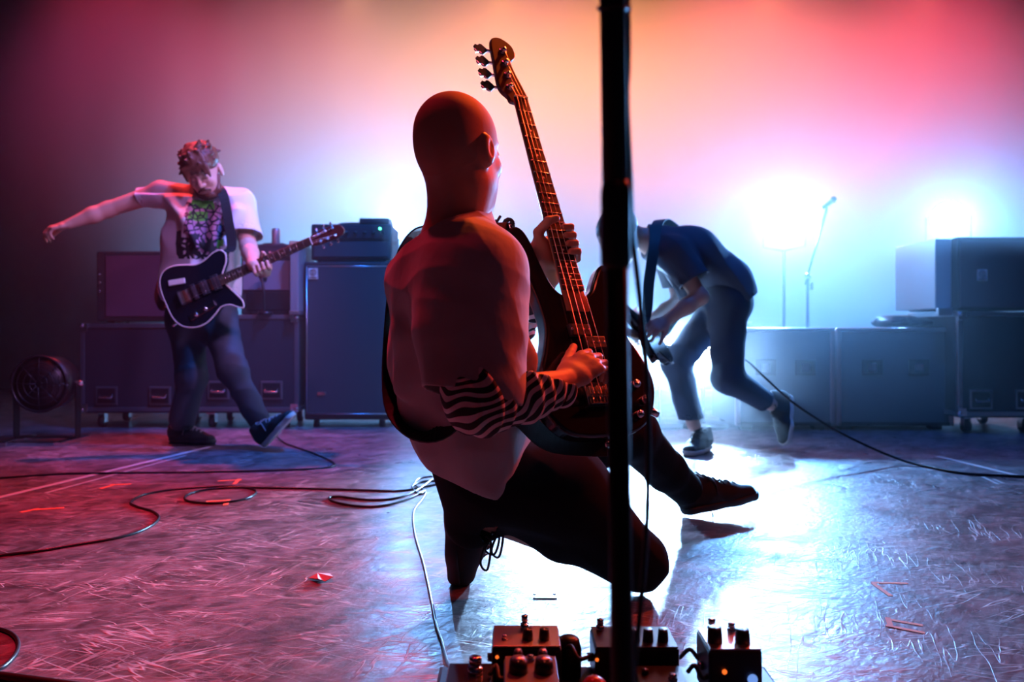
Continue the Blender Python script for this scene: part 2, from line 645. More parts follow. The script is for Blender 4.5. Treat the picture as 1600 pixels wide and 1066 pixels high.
def shoe(Pn, heel, d, u, mats, L=0.29, label=None, laces=True, name='shoe', origin=(0, 0, 0), hs=1.0):
    """a shoe (upper) with sole and laces as its parts; heel = bottom of the heel, d towards the toes, u away from the sole"""
    d = nrm(d)
    u = nrm(np.asarray(u, float) - d * np.dot(u, d))
    w = np.cross(d, u)
    s = L / .29
    q = lambda a, b, c: np.asarray(heel) + s * (a * d + b * w + c * hs * u)
    B = Blob()
    B.ec(q(.040, 0, .050), q(.105, 0, .050), (.036 * s, .046 * s * hs), (.040 * s, .046 * s * hs), w, .03)
    B.ec(q(.105, 0, .048), q(.180, 0, .034), (.041 * s, .046 * s * hs), (.045 * s, .032 * s * hs), w, .03)
    B.ec(q(.180, 0, .032), q(.250, 0, .024), (.045 * s, .032 * s * hs), (.037 * s, .024 * s * hs), w, .03)
    B.rc(q(.046, 0, .060), q(.052, 0, .100), .036 * s, .038 * s, .03)
    B.ec(q(.070, 0, .085), q(.120, 0, .080), (.026 * s, .018 * s), (.024 * s, .012 * s), w, .02)
    B.cut(q(0, 0, .016), -u)
    B.el(q(.050, 0, .135), (.030 * s, .028 * s, .03 * s), (d, w, u), .006, 's')
    o = link(name, B.mesh(name, 0.0035, origin), mats[0], Pn)
    if label:
        o['label'] = label
    C = Blob()
    C.ec(q(.042, 0, .018), q(.110, 0, .018), (.041 * s, .03 * s), (.038 * s, .03 * s), w, .03)
    C.ec(q(.110, 0, .018), q(.190, 0, .018), (.038 * s, .03 * s), (.048 * s, .03 * s), w, .03)
    C.ec(q(.190, 0, .018), q(.252, 0, .018), (.048 * s, .03 * s), (.040 * s, .03 * s), w, .03)
    C.cut(q(0, 0, .024), u)
    C.cut(q(0, 0, 0), -u)
    link('sole', C.mesh('sole', 0.0035, origin), mats[1], o)
    if laces:
        m = MB(origin)
        for i in range(5):
            a = .110 + i * .022
            z = .098 - i * .0085
            m.tube(spline([q(a, -.026, z - .010), q(a + .006, 0, z + .003 + .003 * (i % 2)), q(a + .012, .026, z - .012)], 4), .0026 * s, 6)
            m.tube(spline([q(a + .012, -.026, z - .012), q(a + .006, 0, z + .005), q(a, .026, z - .010)], 4), .0026 * s, 6)
        for sd in (-1, 1):
            m.tube(spline([q(.105, 0, .104), q(.095, .022 * sd, .118), q(.104, .040 * sd, .108), q(.112, .026 * sd, .100), q(.106, 0, .104)], 5), .0024 * s, 6)
            m.tube(spline([q(.105, 0, .104), q(.115, .020 * sd, .106), q(.125, .040 * sd, .080), q(.122, .048 * sd, .050)], 5), .0022 * s, 6)
        m.build('laces', mats[2], o, (0, 0, 0))
    return o

# ------------------------------------------------------------------ the stage
def floor_material():
    m = bpy.data.materials.new('stage_floor')
    N, L = nodes_of(m)
    b = N['Principled BSDF']
    tc = N.new('ShaderNodeTexCoord')
    def noise(scale, detail, stretch=(1, 1, 1), rot=0.0, dist=0.0):
        mp = N.new('ShaderNodeMapping')
        mp.vector_type = 'TEXTURE'
        mp.inputs['Scale'].default_value = [1.0 / q_ for q_ in stretch]
        mp.inputs['Rotation'].default_value = (0, 0, rot)
        L.new(tc.outputs['Object'], mp.inputs[0])
        z = N.new('ShaderNodeTexNoise')
        z.inputs['Scale'].default_value = scale
        z.inputs['Detail'].default_value = detail
        z.inputs['Distortion'].default_value = dist
        L.new(mp.outputs[0], z.inputs['Vector'])
        return z.outputs[0]
    def ramp(src, a, b_, va=0.0, vb=1.0):
        r = N.new('ShaderNodeMapRange')
        r.inputs[1].default_value = a
        r.inputs[2].default_value = b_
        r.inputs[3].default_value = va
        r.inputs[4].default_value = vb
        L.new(src, r.inputs[0])
        return r.outputs[0]
    def math_(op, x, y):
        q = N.new('ShaderNodeMath')
        q.operation = op
        for i, s_ in enumerate((x, y)):
            if isinstance(s_, (int, float)):
                q.inputs[i].default_value = s_
            else:
                L.new(s_, q.inputs[i])
        return q.outputs[0]
    scr = []
    for sc, st, ro, di in ((2.4, (1, 9, 1), 0.5, .15), (2.0, (1, 11, 1), -0.5, .1), (2.8, (1, 8, 1), 1.2, .2), (2.6, (1, 10, 1), 0.15, .1), (2.2, (1, 12, 1), -0.15, .1), (4.0, (1, 6, 1), 2.8, .3)):
        z = noise(sc, 2, st, ro, di)
        a = math_('ABSOLUTE', math_('SUBTRACT', z, 0.5), 0)
        scr.append(ramp(a, 0.002, 0.012, 1.0, 0.0))
    s1 = None
    for i_, q_ in enumerate(scr):
        q_ = math_('MULTIPLY', q_, ramp(noise(2.5 + i_ * .7, 3, (1, 1, 1), i_ * 1.1), 0.46, 0.60))
        s1 = q_ if s1 is None else math_('MAXIMUM', s1, q_)
    patch = ramp(noise(3.2, 5), 0.30, 0.50)
    scratch = math_('MULTIPLY', s1, patch)
    smear = noise(5.0, 7, (1, 1.8, 1), 0.7, 1.0)
    mx = N.new('ShaderNodeMix')
    mx.data_type = 'RGBA'
    L.new(ramp(noise(9.0, 9, (1, 1.3, 1), 0.6, 1.2), 0.38, 0.66), mx.inputs[0])
    mx.inputs[6].default_value = (0.06, 0.042, 0.05, 1)
    mx.inputs[7].default_value = (0.22, 0.15, 0.18, 1)
    m2 = N.new('ShaderNodeMix')
    m2.data_type = 'RGBA'
    L.new(math_('MULTIPLY', scratch, 0.9), m2.inputs[0])
    L.new(mx.outputs[2], m2.inputs[6])
    m2.inputs[7].default_value = (0.52, 0.42, 0.47, 1)
    L.new(m2.outputs[2], b.inputs['Base Color'])
    r0 = ramp(smear, 0.3, 0.7, 0.27, 0.46)
    L.new(math_('ADD', r0, math_('MULTIPLY', scratch, 0.15)), b.inputs['Roughness'])
    b.inputs['Specular IOR Level'].default_value = 1.0
    bp = N.new('ShaderNodeBump')
    bp.inputs['Strength'].default_value = 0.5
    bp.inputs['Distance'].default_value = 0.0035
    hsum = math_('ADD', math_('MULTIPLY', scratch, 0.35), math_('ADD', math_('MULTIPLY', noise(34, 6, (1, 1.6, 1), 0.9), 1.0), math_('MULTIPLY', smear, 2.0)))
    L.new(hsum, bp.inputs['Height'])
    L.new(bp.outputs[0], b.inputs['Normal'])
    return m


M_FLOOR = floor_material()
M_DRAPE = mat('black_drape_cloth', (0.42, 0.42, 0.46), 0.9, bump=0.004, bscale=1.4, stretch=(3, 1, .15))
M_DARK = mat('dark_painted_wall', (0.03, 0.03, 0.035), 0.9)
M_BLACK = mat('black_plastic', (0.012, 0.012, 0.015), 0.35)
M_TOLEX = mat('black_vinyl_covering', (0.020, 0.022, 0.026), 0.55, bump=0.001, bscale=900)
M_GRILL = mat('grill_cloth', (0.045, 0.05, 0.06), 0.8, bump=0.001, bscale=600)
M_ALU = mat('brushed_aluminium', (0.62, 0.64, 0.68), 0.32, 1.0)
M_DULL = mat('dull_grey_edging', (0.16, 0.16, 0.18), 0.5, 0.7)
M_STEEL = mat('chrome', (0.75, 0.76, 0.80), 0.15, 1.0)
M_PLY = mat('laminate_panel', (0.028, 0.030, 0.040), 0.45, bump=0.0004, bscale=200)
M_RUBBER = mat('black_rubber', (0.010, 0.010, 0.012), 0.5)
M_WHITE = mat('white_print', (0.75, 0.75, 0.72), 0.5)


def struct(name, c, d, m):
    mb = MB().box(c, d)
    o = mb.build(name, m)
    o['kind'] = 'structure'
    return o


struct('floor', (0, 3.5, -0.05), (18, 12, 0.10), M_FLOOR)
# the cloth at the back: gentle hanging folds, 1.5 cm deep
mbk = MB()
nx = 360
vs, fs = [], []
for i in range(nx + 1):
    x = -9 + 18 * i / nx
    y = 8.0 + 0.006 * math.sin(x * 5 + 1.2 * math.sin(x * 2.1)) + 0.003 * math.sin(x * 11)
    vs += [(x, y, 0), (x, y, 6.0), (x, y + .04, 6.0), (x, y + .04, 0)]
for i in range(nx):
    a = 4 * i
    for j in range(4):
        j2 = (j + 1) % 4
        fs.append((a + j, a + 4 + j, a + 4 + j2, a + j2))
mbk.add(vs, fs, True)
tag(mbk.build('wall_back', M_DRAPE), kind='structure')
struct('wall_left', (-6.6, 3.5, 3), (0.1, 12, 6), M_DARK)
struct('wall_right', (7.2, 3.5, 3), (0.1, 12, 6), M_DARK)
struct('ceiling', (0, 3.5, 6.05), (18, 12, 0.1), M_DARK)

# haze over the rear of the stage
mh = bpy.data.materials.new('stage_haze')
N_, L_ = nodes_of(mh)
N_.remove(N_['Principled BSDF'])
vsn = N_.new('ShaderNodeVolumeScatter')
vsn.inputs['Color'].default_value = (0.9, 0.93, 1.0, 1)
vsn.inputs['Density'].default_value = 0.075
vsn.inputs['Anisotropy'].default_value = 0.5
L_.new(vsn.outputs[0], N_['Material Output'].inputs['Volume'])
hz = MB().box((0.2, 5.85, 2.55), (12.6, 4.1, 5.0)).build('haze', mh)
tag(hz, 'thin haze hanging over the rear half of the stage', 'haze', kind='stuff')


# ------------------------------------------------------------------ lamp heads
def lens_mat(name, col, st):
    return mat(name, (0.1, 0.1, 0.1), 0.3, emit=col, estr=st)


LENS_ICE = lens_mat('lit_white_lens', (0.75, 0.88, 1.0), 45)
LENS_ORANGE = lens_mat('lit_orange_lens', (1.0, 0.45, 0.1), 12)


def lamp_head(p, target, r, lens, label, name='stage_lamp', floor_stand=False, hang=None, group=None):
    d = nrm(np.asarray(target, float) - p)
    t = empty(name, p, label, 'lamp', group)
    o = np.asarray(p)
    m = MB(o)
    prof = [(-.30, .35), (-.27, .62), (-.20, .80), (-.12, 1.0), (.02, 1.08), (.05, 1.08)]
    k = max(r, .06) / .17
    m.tube([o + d * a * k for a, _ in prof], [r * min(b, 1.03) for _, b in prof], 24)
    m.build('housing', M_BLACK, t, (0, 0, 0))
    m = MB(o)
    m.tube([o + d * (.051 * k), o + d * (.056 * k + .003)], [r * .98, r * .92], 24)
    m.build('lens', lens, t, (0, 0, 0))
    side = nrm(np.cross(d, V(0, 0, 1)))
    m = MB(o)
    e = r * 1.22
    dn = V(0, 0, -1) if hang is None else V(0, 0, 1)
    m.ribbon([o + side * e - d * .05 * k, o + side * e - d * .05 * k + dn * e * 1.3, o + dn * e * 1.5 - d * .05 * k,
              o - side * e - d * .05 * k + dn * e * 1.3, o - side * e - d * .05 * k], d, .03 * k + .01, .006)
    m.build('yoke', M_BLACK, t, (0, 0, 0))
    m = MB(o)
    q = o + dn * e * 1.5 - d * .05 * k
    if hang is None:
        m.cyl(q, (q[0], q[1], .02), .011)
        m.cyl((q[0], q[1], .03), (q[0], q[1], 0), .16, n=24)
        m.build('stand', M_BLACK, t, (0, 0, 0))
    else:
        m.cyl(q, (q[0], q[1], hang), .022)
        m.build('clamp', M_BLACK, t, (0, 0, 0))
    return t


labs = ['big white stage lamp glaring beside the upright microphone stand', 'big white stage lamp glaring above the tall right amplifier stack',
        'small white lamp glaring behind the tall bass amplifier', 'low white lamp glaring left of the bent guitarist\'s front knee',
        'low white lamp glaring between the bent guitarist\'s legs', 'low white lamp right behind the kneeling man']
for (p_, r_, e_), t_, l_ in zip(BACK, BACK_AIM, labs):
    lamp_head(p_, t_, r_, LENS_ICE, l_)
tt = empty('lighting_bar', (0.9, 6.0, 3.62), 'black overhead lighting bar along the top of the picture', 'bar')
MB((0.9, 6.0, 3.62)).cyl((-4.2, 6.0, 3.62), (6.0, 6.0, 3.62), .026).build('pipe', M_BLACK, tt, (0, 0, 0))
for x_ in (-3.6, 1.0, 5.4):
    MB((0.9, 6.0, 3.62)).cyl((x_, 6.0, 3.62), (x_, 6.0, 6.0), .008, n=8).build('hanging_wire', M_BLACK, tt, (0, 0, 0))
for i, (x_, c_) in enumerate(TOP):
    lamp_head(V(x_, 6.0, 3.36), (x_ * 1.0, 7.9, 2.0), 0.09, LENS_ORANGE, '%s of the five wash lamps along the overhead bar' % ('leftmost', 'second from left', 'middle one', 'second from right', 'rightmost')[i], 'wash_lamp', hang=3.62, group='wash lamps on the overhead bar')


# ------------------------------------------------------------------ backline
def corner(m, p, sx, sy, sz, s=.045):
    """metal corner cap"""
    m.box(p + V(-sx * s / 2, 0, -sz * s / 2) + V(0, -.002 * sy, 0), (s, .006, s), .002)
    m.box(p + V(-sx * s / 2, -sy * s / 2 * -1 * -1, 0) + V(0, 0, .002 * sz), (s, s, .006), .002)
    m.box(p + V(0, -sy * s / 2 * -1 * -1, -sz * s / 2) + V(.002 * sx, 0, 0), (.006, s, s), .002)


def flight_case(x0, x1, y0, y1, z0, z1, label, name='flight_case', edge=M_ALU, casters=True, group=None, front='panel', dish=None):
    c = ((x0 + x1) / 2, (y0 + y1) / 2, z0)
    t = empty(name, c, label, 'case', group)
    w, d, h = x1 - x0, y1 - y0, z1 - z0
    zb = z0 + (.11 if casters else 0)
    MB(c).box((c[0], c[1], (zb + z1) / 2), (w - .012, d - .012, z1 - zb - .012), .004).build('body', M_PLY, t, (0, 0, 0))
    m = MB(c)
    e = .028
    for x in (x0, x1):
        for y in (y0, y1):
            m.box((x + (e / 2 if x == x0 else -e / 2), y + (e / 2 if y == y0 else -e / 2), (zb + z1) / 2), (e, e, z1 - zb), .003)
    for z in (zb + e / 2, z1 - e / 2):
        for y in (y0, y1):
            m.box((c[0], y + (e / 2 if y == y0 else -e / 2), z), (w - .002, e, e), .003)
        for x in (x0, x1):
            m.box((x + (e / 2 if x == x0 else -e / 2), c[1], z), (e, d - .002, e), .003)
    m.build('edging', edge, t, (0, 0, 0))
    for x, sx in ((x0, -1), (x1, 1)):
        for z, sz in ((zb, -1), (z1, 1)):
            m = MB(c)
            m.box((x - sx * .025, y0 - .002, z - sz * .025), (.05, .006, .05), .002)
            m.dome((x - sx * .012, y0 + .006, z - sz * .012), .018, (0, -1, 0), 10, 5, True)
            m.build('corner', M_STEEL, t, (0, 0, 0))
    # handle dish and latch on the front
    for fx in ((.25, .75) if w > .5 else (.5,)):
        hx, hz_ = x0 + w * fx, zb + (z1 - zb) * (dish or .28)
        o = MB(c)
        o.box((hx, y0 - .001, hz_), (.14, .008, .12), .003)
        o = o.build('handle_dish', edge, t, (0, 0, 0))
        MB(c).box((hx, y0 - .004, hz_), (.115, .006, .095), .002).build('recess', M_BLACK, o, (0, 0, 0))
        MB(c).tube([(hx - .04, y0 - .006, hz_ + .01), (hx - .04, y0 - .02, hz_ - .01), (hx + .04, y0 - .02, hz_ - .01), (hx + .04, y0 - .006, hz_ + .01)], .006, 8).build('grip', M_STEEL, o, (0, 0, 0))
    if casters:
        MB(c).box((c[0], c[1], zb - .006), (w - .05, d - .05, .012)).build('bottom_board', M_PLY, t, (0, 0, 0))
        for x in (x0 + .10, x1 - .10):
            for y in (y0 + .09, y1 - .09):
                k = MB(c)
                k.cyl((x - .014, y, z0 + .042), (x + .014, y, z0 + .042), .042, n=18)
                k = k.build('caster', M_RUBBER, t, (0, 0, 0))
                f = MB(c)
                f.box((x - .020, y, z0 + .06), (.003, .04, .06))
                f.box((x + .020, y, z0 + .06), (.003, .04, .06))
                f.box((x, y, z0 + .092), (.06, .07, .006))
                f.build('fork', M_STEEL, k, (0, 0, 0))
    return t


def X(px, Y):
    return (px - 800) * Y / F


def Z(py, Y):
    return EYE + (510 - py) * Y / F


# tall bass cabinet with its badge
def badge_on(t, c, x, y, z, s):
    """square metal badge: round emblem and a line of lettering"""
    o = MB(c).box((x, y, z), (s, .004, s * 1.15), .002).build('badge', M_WHITE, t, (0, 0, 0))
    m = MB(c)
    for r_ in (.34, .22):
        pts = [(x + s * r_ * math.cos(a), y - .003, z + s * .12 + s * r_ * math.sin(a)) for a in np.linspace(0, 2 * PI, 25)]
        m.tube(pts, s * .028, 5)
    m.tube([(x - s * .08, y - .003, z - s * .02), (x, y - .003, z + s * .26), (x + s * .09, y - .003, z - s * .02)], s * .03, 5)
    m.tube([(x - s * .05, y - .003, z + s * .07), (x + s * .06, y - .003, z + s * .07)], s * .03, 5)
    m.box((x, y - .003, z - s * .42), (s * .80, .002, s * .10))
    m.build('emblem', M_PLY, o, (0, 0, 0))


Yc = 5.0
x0, x1 = X(475, Yc), X(612, Yc)
zt = Z(409, Yc)
c = ((x0 + x1) / 2, Yc + .2, 0)
t = empty('speaker_cabinet', c, 'tall blue-lit bass speaker cabinet with a square badge at its upper left corner', 'speaker')
MB(c).box((c[0], Yc + .21, .05 + (zt - .05) / 2), (x1 - x0, .42, zt - .05), .012).build('body', M_TOLEX, t, (0, 0, 0))
MB(c).box((c[0], Yc - .002, .05 + (zt - .05) / 2), (x1 - x0 - .05, .014, zt - .12), .004).build('grill', M_GRILL, t, (0, 0, 0))
m = MB(c)
for a, b in (((x0 + .02, .09), (x0 + .02, zt - .03)), ((x1 - .02, .09), (x1 - .02, zt - .03)), ((x0 + .02, zt - .03), (x1 - .02, zt - .03)), ((x0 + .02, .09), (x1 - .02, .09))):
    m.tube([(a[0], Yc - .008, a[1]), (b[0], Yc - .008, b[1])], .0045, 6)
m.build('piping', M_ALU, t, (0, 0, 0))
badge_on(t, c, X(490, Yc), Yc - .014, Z(428, Yc), .062)
for x in (x0 + .07, x1 - .07):
    m = MB(c)
    m.cyl((x, Yc + .05, .05), (x, Yc + .05, 0), .02)
    m.build('foot', M_RUBBER, t, (0, 0, 0))
m = MB(c).box((X(503, Yc), Yc - .012, Z(615, Yc)), (.055, .006, .022), .002)
m.build('latch', M_STEEL, t, (0, 0, 0))
# amplifier head on it
zh0, zh1 = zt + .012, Z(349, Yc)
hx0, hx1 = X(484, Yc), X(611, Yc)
c = ((hx0 + hx1) / 2, Yc + .2, zt)
t = empty('amplifier_head', c, 'wide valve amplifier head on the tall bass cabinet', 'amplifier')
MB(c).box((c[0], Yc + .20, (zh0 + zh1) / 2), (hx1 - hx0, .34, zh1 - zh0), .012).build('body', M_TOLEX, t, (0, 0, 0))
MB(c).box((c[0], Yc + .028, zh0 + .072), (hx1 - hx0 - .04, .012, .10), .003).build('grill', M_GRILL, t, (0, 0, 0))
MB(c).box((c[0], Yc + .026, zh0 + .178), (hx1 - hx0 - .04, .012, .075), .003).build('control_panel', M_PLY, t, (0, 0, 0))
for i in range(8):
    m = MB(c)
    xx = hx0 + .06 + i * (hx1 - hx0 - .12) / 7
    m.cyl((xx, Yc + .020, zh0 + .178), (xx, Yc - .002, zh0 + .178), .012, .010, 14)
    m.build('knob', M_BLACK, t, (0, 0, 0))
MB(c).cyl((hx1 - .075, Yc + .02, zh0 + .205), (hx1 - .075, Yc + .012, zh0 + .205), .007).build('indicator_light', mat('green_led', (0, .1, .05), .3, emit=(.1, 1, .5), estr=8), t, (0, 0, 0))
for x in (hx0 + .05, hx1 - .05):
    for y in (Yc + .07, Yc + .33):
        MB(c).cyl((x, y, zh0 + .002), (x, y, zt), .014).build('foot', M_RUBBER, t, (0, 0, 0))
MB(c).tube(spline([(c[0] - .12, Yc + .2, zh1), (c[0] - .10, Yc + .2, zh1 + .022), (c[0] + .10, Yc + .2, zh1 + .022), (c[0] + .12, Yc + .2, zh1)], 5), .008, 8).build('handle', M_RUBBER, t, (0, 0, 0))
# small box on the head
bx0, bx1 = X(560, Yc), X(607, Yc)
c = ((bx0 + bx1) / 2, Yc + .15, zh1)
t = empty('wireless_receiver', c, 'small flat black receiver box on the bass amplifier head', 'receiver')
MB(c).box((c[0], Yc + .13, zh1 + .020), (bx1 - bx0, .20, .036), .004).build('body', M_BLACK, t, (0, 0, 0))
MB(c).box((c[0], Yc + .03, zh1 + .020), (bx1 - bx0 - .02, .004, .022)).build('display', M_PLY, t, (0, 0, 0))
for x in (bx0 + .02, bx1 - .02):
    MB(c).cyl((x, Yc + .22, zh1 + .02), (x + .01, Yc + .24, zh1 + .05), .004, .003, 8).build('antenna', M_BLACK, t, (0, 0, 0))

# rack in the middle: a combo amplifier sitting in an open case, on a lower case
Y2 = 4.95
flight_case(X(300, Y2), X(466, Y2), Y2, Y2 + .5, 0, Z(492, Y2), 'low black flight case on casters under the combo amplifier', dish=.22, edge=M_DULL)
z_ = Z(492, Y2) + .001
cx0, cx1 = X(372, Y2), X(454, Y2)
c = ((cx0 + cx1) / 2, Y2 + .2, z_)
t = empty('combo_amplifier', c, 'small combo amplifier with pale grill beside the white shirt guitarist', 'amplifier')
ztop = Z(380, Y2)
MB(c).box((c[0], Y2 + .20, (z_ + ztop) / 2), (cx1 - cx0, .30, ztop - z_), .010).build('body', M_TOLEX, t, (0, 0, 0))
MB(c).box((c[0], Y2 + .045, Z(430, Y2)), (cx1 - cx0 - .03, .012, .19), .004).build('grill', mat('purple_grey_grill_cloth', (.22, .19, .24), .8, bump=.001, bscale=500), t, (0, 0, 0))
MB(c).box((c[0], Y2 + .045, Z(394, Y2)), (cx1 - cx0 - .03, .010, .05), .002).build('control_panel', M_PLY, t, (0, 0, 0))
for i in range(6):
    xx = cx0 + .04 + i * (cx1 - cx0 - .08) / 5
    MB(c).cyl((xx, Y2 + .04, Z(394, Y2)), (xx, Y2 + .022, Z(394, Y2)), .009, .008, 12).build('knob', M_STEEL, t, (0, 0, 0))
MB(c).box((X(420, Y2), Y2 + .042, Z(470, Y2)), (cx1 - cx0 - .03, .008, .12), .003).build('lower_panel', M_BLACK, t, (0, 0, 0))
MB(c).tube(spline([(c[0] - .08, Y2 + .2, ztop), (c[0] - .06, Y2 + .2, ztop + .015), (c[0] + .06, Y2 + .2, ztop + .015), (c[0] + .08, Y2 + .2, ztop)], 5), .007, 8).build('handle', M_RUBBER, t, (0, 0, 0))
# microphone clamped in front of the grill
c = (X(415, Y2), Y2 - .06, z_)
t = empty('microphone', c, 'small microphone hanging in front of the combo amplifier grill', 'microphone')
MB(c).cyl((X(414, Y2), Y2 - .05, Z(432, Y2)), (X(412, Y2), Y2 + .0, Z(436, Y2)), .026, .024, 16).build('capsule', M_BLACK, t, (0, 0, 0))
MB(c).tube(spline([(X(414, Y2), Y2 - .06, Z(436, Y2)), (X(418, Y2), Y2 - .07, Z(460, Y2)), (X(417, Y2), Y2 - .06, Z(484, Y2)), (X(414, Y2), Y2 - .06, z_ + .02)], 6), .008, 8).build('arm', M_BLACK, t, (0, 0, 0))
MB(c).cyl((X(414, Y2), Y2 - .05 + .06, z_), (X(414, Y2), Y2 + .01, z_ + .02), .05, .045, 20).build('base', M_BLACK, t, (0, 0, 0))
# upright open rack case end plate with bright edge
c = (X(462, Y2), Y2 + .1, z_)
t = empty('case_lid', c, 'upright silver-edged case lid between the combo amplifier and the tall cabinet', 'lid')
MB(c).box((X(463, Y2), Y2 + .16, (z_ + Z(378, Y2)) / 2), (.055, .42, Z(378, Y2) - z_), .006).build('panel', mat('grey_laminate', (.30, .32, .36), .4, .4), t, (0, 0, 0))
for z in (z_ + .012, Z(378, Y2) - .012):
    MB(c).box((X(463, Y2), Y2 + .16, z), (.062, .43, .024), .003).build('edging', M_ALU, t, (0, 0, 0))
# drinks can
c = (X(420, Y2), Y2 + .15, ztop + .024)
t = empty('drink_can', c, 'tall pink drink can standing on the combo amplifier', 'can')
m = MB(c)
h_ = .11
m.tube([(c[0], c[1], ztop + .0 + z) for z in (0.0, .008, h_ - .01, h_, h_)], [.022, .027, .027, .023, .0225], 22)
m.build('body', mat('can_print', (.75, .45, .42), .3, .5), t, (0, 0, 0))  # one even pink over the whole can body
MB(c).cyl((c[0], c[1], ztop + h_), (c[0], c[1], ztop + h_ + .003), .0225, n=22).build('rim', M_ALU, t, (0, 0, 0))

# left stack: cabinet on a case
Y3 = 4.95
flight_case(X(125, Y3), X(292, Y3), Y3, Y3 + .5, 0, Z(506, Y3), 'dim flight case on casters at the far left below the guitar cabinet', dish=.18, edge=M_DULL)
gx0, gx1, z0_, z1_ = X(146, Y3), X(286, Y3), Z(505, Y3) + .012, Z(392, Y3)
c = ((gx0 + gx1) / 2, Y3 + .2, Z(506, Y3))
t = empty('guitar_cabinet', c, 'dark guitar cabinet behind the white shirt guitarist, on a case', 'speaker')
MB(c).box((c[0], Y3 + .2, (z0_ + z1_) / 2), (gx1 - gx0, .34, z1_ - z0_), .012).build('body', M_TOLEX, t, (0, 0, 0))
MB(c).box((c[0] + .02, Y3 + .028, (z0_ + z1_) / 2), (gx1 - gx0 - .09, .012, z1_ - z0_ - .06), .004).build('grill', mat('oxblood_grill_cloth', (.10, .03, .06), .8, bump=.001, bscale=500), t, (0, 0, 0))
for x in (gx0 + .06, gx1 - .06):
    MB(c).box((x, Y3 + .2, z0_ - .006), (.05, .2, .012)).build('foot', M_RUBBER, t, (0, 0, 0))
for i in range(3):
    MB(c).cyl((gx0 + .028, Y3 + .03, z1_ - .15 - i * .055), (gx0 + .028, Y3 + .015, z1_ - .15 - i * .055), .008, n=12).build('input_jack', M_STEEL, t, (0, 0, 0))

# tail end of the left side: a round fan in a cage and a floor panel
Y4 = 4.3
c = (X(55, Y4), Y4, 0)
t = empty('stage_fan', c, 'round black stage fan in its floor frame at the left edge', 'fan')
cx, cz, rr = X(62, Y4), Z(600, Y4), .155
m = MB(c)
m.tube([(cx, Y4, cz), (cx, Y4 + .14, cz)], [rr, rr * .96], 32)
m.build('housing', M_BLACK, t, (0, 0, 0))
m = MB(c)
m.tube([(cx + rr * math.cos(a), Y4 - .004, cz + rr * math.sin(a)) for a in np.linspace(0, 2 * PI, 41)], .008, 8)
for r_ in (.12, .085, .05, .02):
    m.tube([(cx + r_ * math.cos(a), Y4 - .012, cz + r_ * math.sin(a)) for a in np.linspace(0, 2 * PI, 33)], .0025, 6)
for k in range(8):
    a = k * PI / 4
    m.tube([(cx + .02 * math.cos(a), Y4 - .014, cz + .02 * math.sin(a)), (cx + rr * math.cos(a), Y4 - .006, cz + rr * math.sin(a))], .003, 6)
m.build('guard', M_BLACK, t, (0, 0, 0))
m = MB(c)
m.ribbon([(cx - rr - .02, Y4 + .07, cz), (cx - rr - .02, Y4 + .07, .03), (cx + rr + .02, Y4 + .07, .03), (cx + rr + .02, Y4 + .07, cz)], (0, 1, 0), .05, .008)
m.build('frame', M_BLACK, t, (0, 0, 0))
for sd in (-1, 1):
    MB(c).box((cx + sd * (rr + .0), Y4 + .05, .013), (.05, .28, .026), .004).build('foot', M_STEEL, t, (0, 0, 0))
    MB(c).cyl((cx + sd * (rr + .012), Y4 + .07, cz), (cx + sd * (rr + .05), Y4 + .07, cz), .018, .014, 12).build('knob', M_STEEL, t, (0, 0, 0))

# right: two low cases, bag on top, tall stack
Y5 = 4.85
a0, a1, a2 = X(1150, Y5), X(1306, Y5), X(1490, Y5)
zt5 = Z(513, Y5)
for xa, xb, lb in ((a0, a1 - .006, 'long low road case directly behind the bent guitarist'), (a1 + .006, a2, 'long low road case carrying the dark folded bag')):
    cc = ((xa + xb) / 2, Y5 + .3, 0)
    t = empty('road_case', cc, lb, 'case', None)
    MB(cc).box((cc[0], Y5 + .3, (.03 + zt5) / 2 - .005), (xb - xa - .004, .596, zt5 - .04), .004).build('body', mat('blue_grey_case_panel', (.09, .10, .12), .38, bump=.0005, bscale=150), t, (0, 0, 0))
    for x in (xa + .014, xb - .014):
        MB(cc).box((x, Y5 + .012, (.03 + zt5) / 2), (.03, .03, zt5 - .03), .004).build('corner_strip', mat('aluminium_painted_pink_light', (.75, .50, .50), .35, .9), t, (0, 0, 0))  # pink light reflected on the case edge is put into the strip colour
    for y_ in (.012, .588):
        MB(cc).box((cc[0], Y5 + y_, zt5 - .010), (xb - xa, .03, .024), .004).build('top_edging', M_ALU, t, (0, 0, 0))
    m = MB(cc)
    m.box((cc[0], Y5 + .012, .042), (xb - xa, .03, .024), .004)
    m.build('bottom_edging', M_BLACK, t, (0, 0, 0))
    for fx in (.3, .7):
        hx = xa + (xb - xa) * fx
        o = MB(cc).box((hx, Y5 - .003, .40), (.13, .008, .10), .003).build('latch', M_BLACK, t, (0, 0, 0))
        MB(cc).box((hx, Y5 - .009, .40), (.05, .006, .05), .002).build('turn_key', M_ALU, o, (0, 0, 0))
    for x in (xa + .08, xb - .08):
        for y in (Y5 + .08, Y5 + .52):
            MB(cc).box((x, y, .015), (.07, .07, .03), .004).build('foot', M_RUBBER, t, (0, 0, 0))
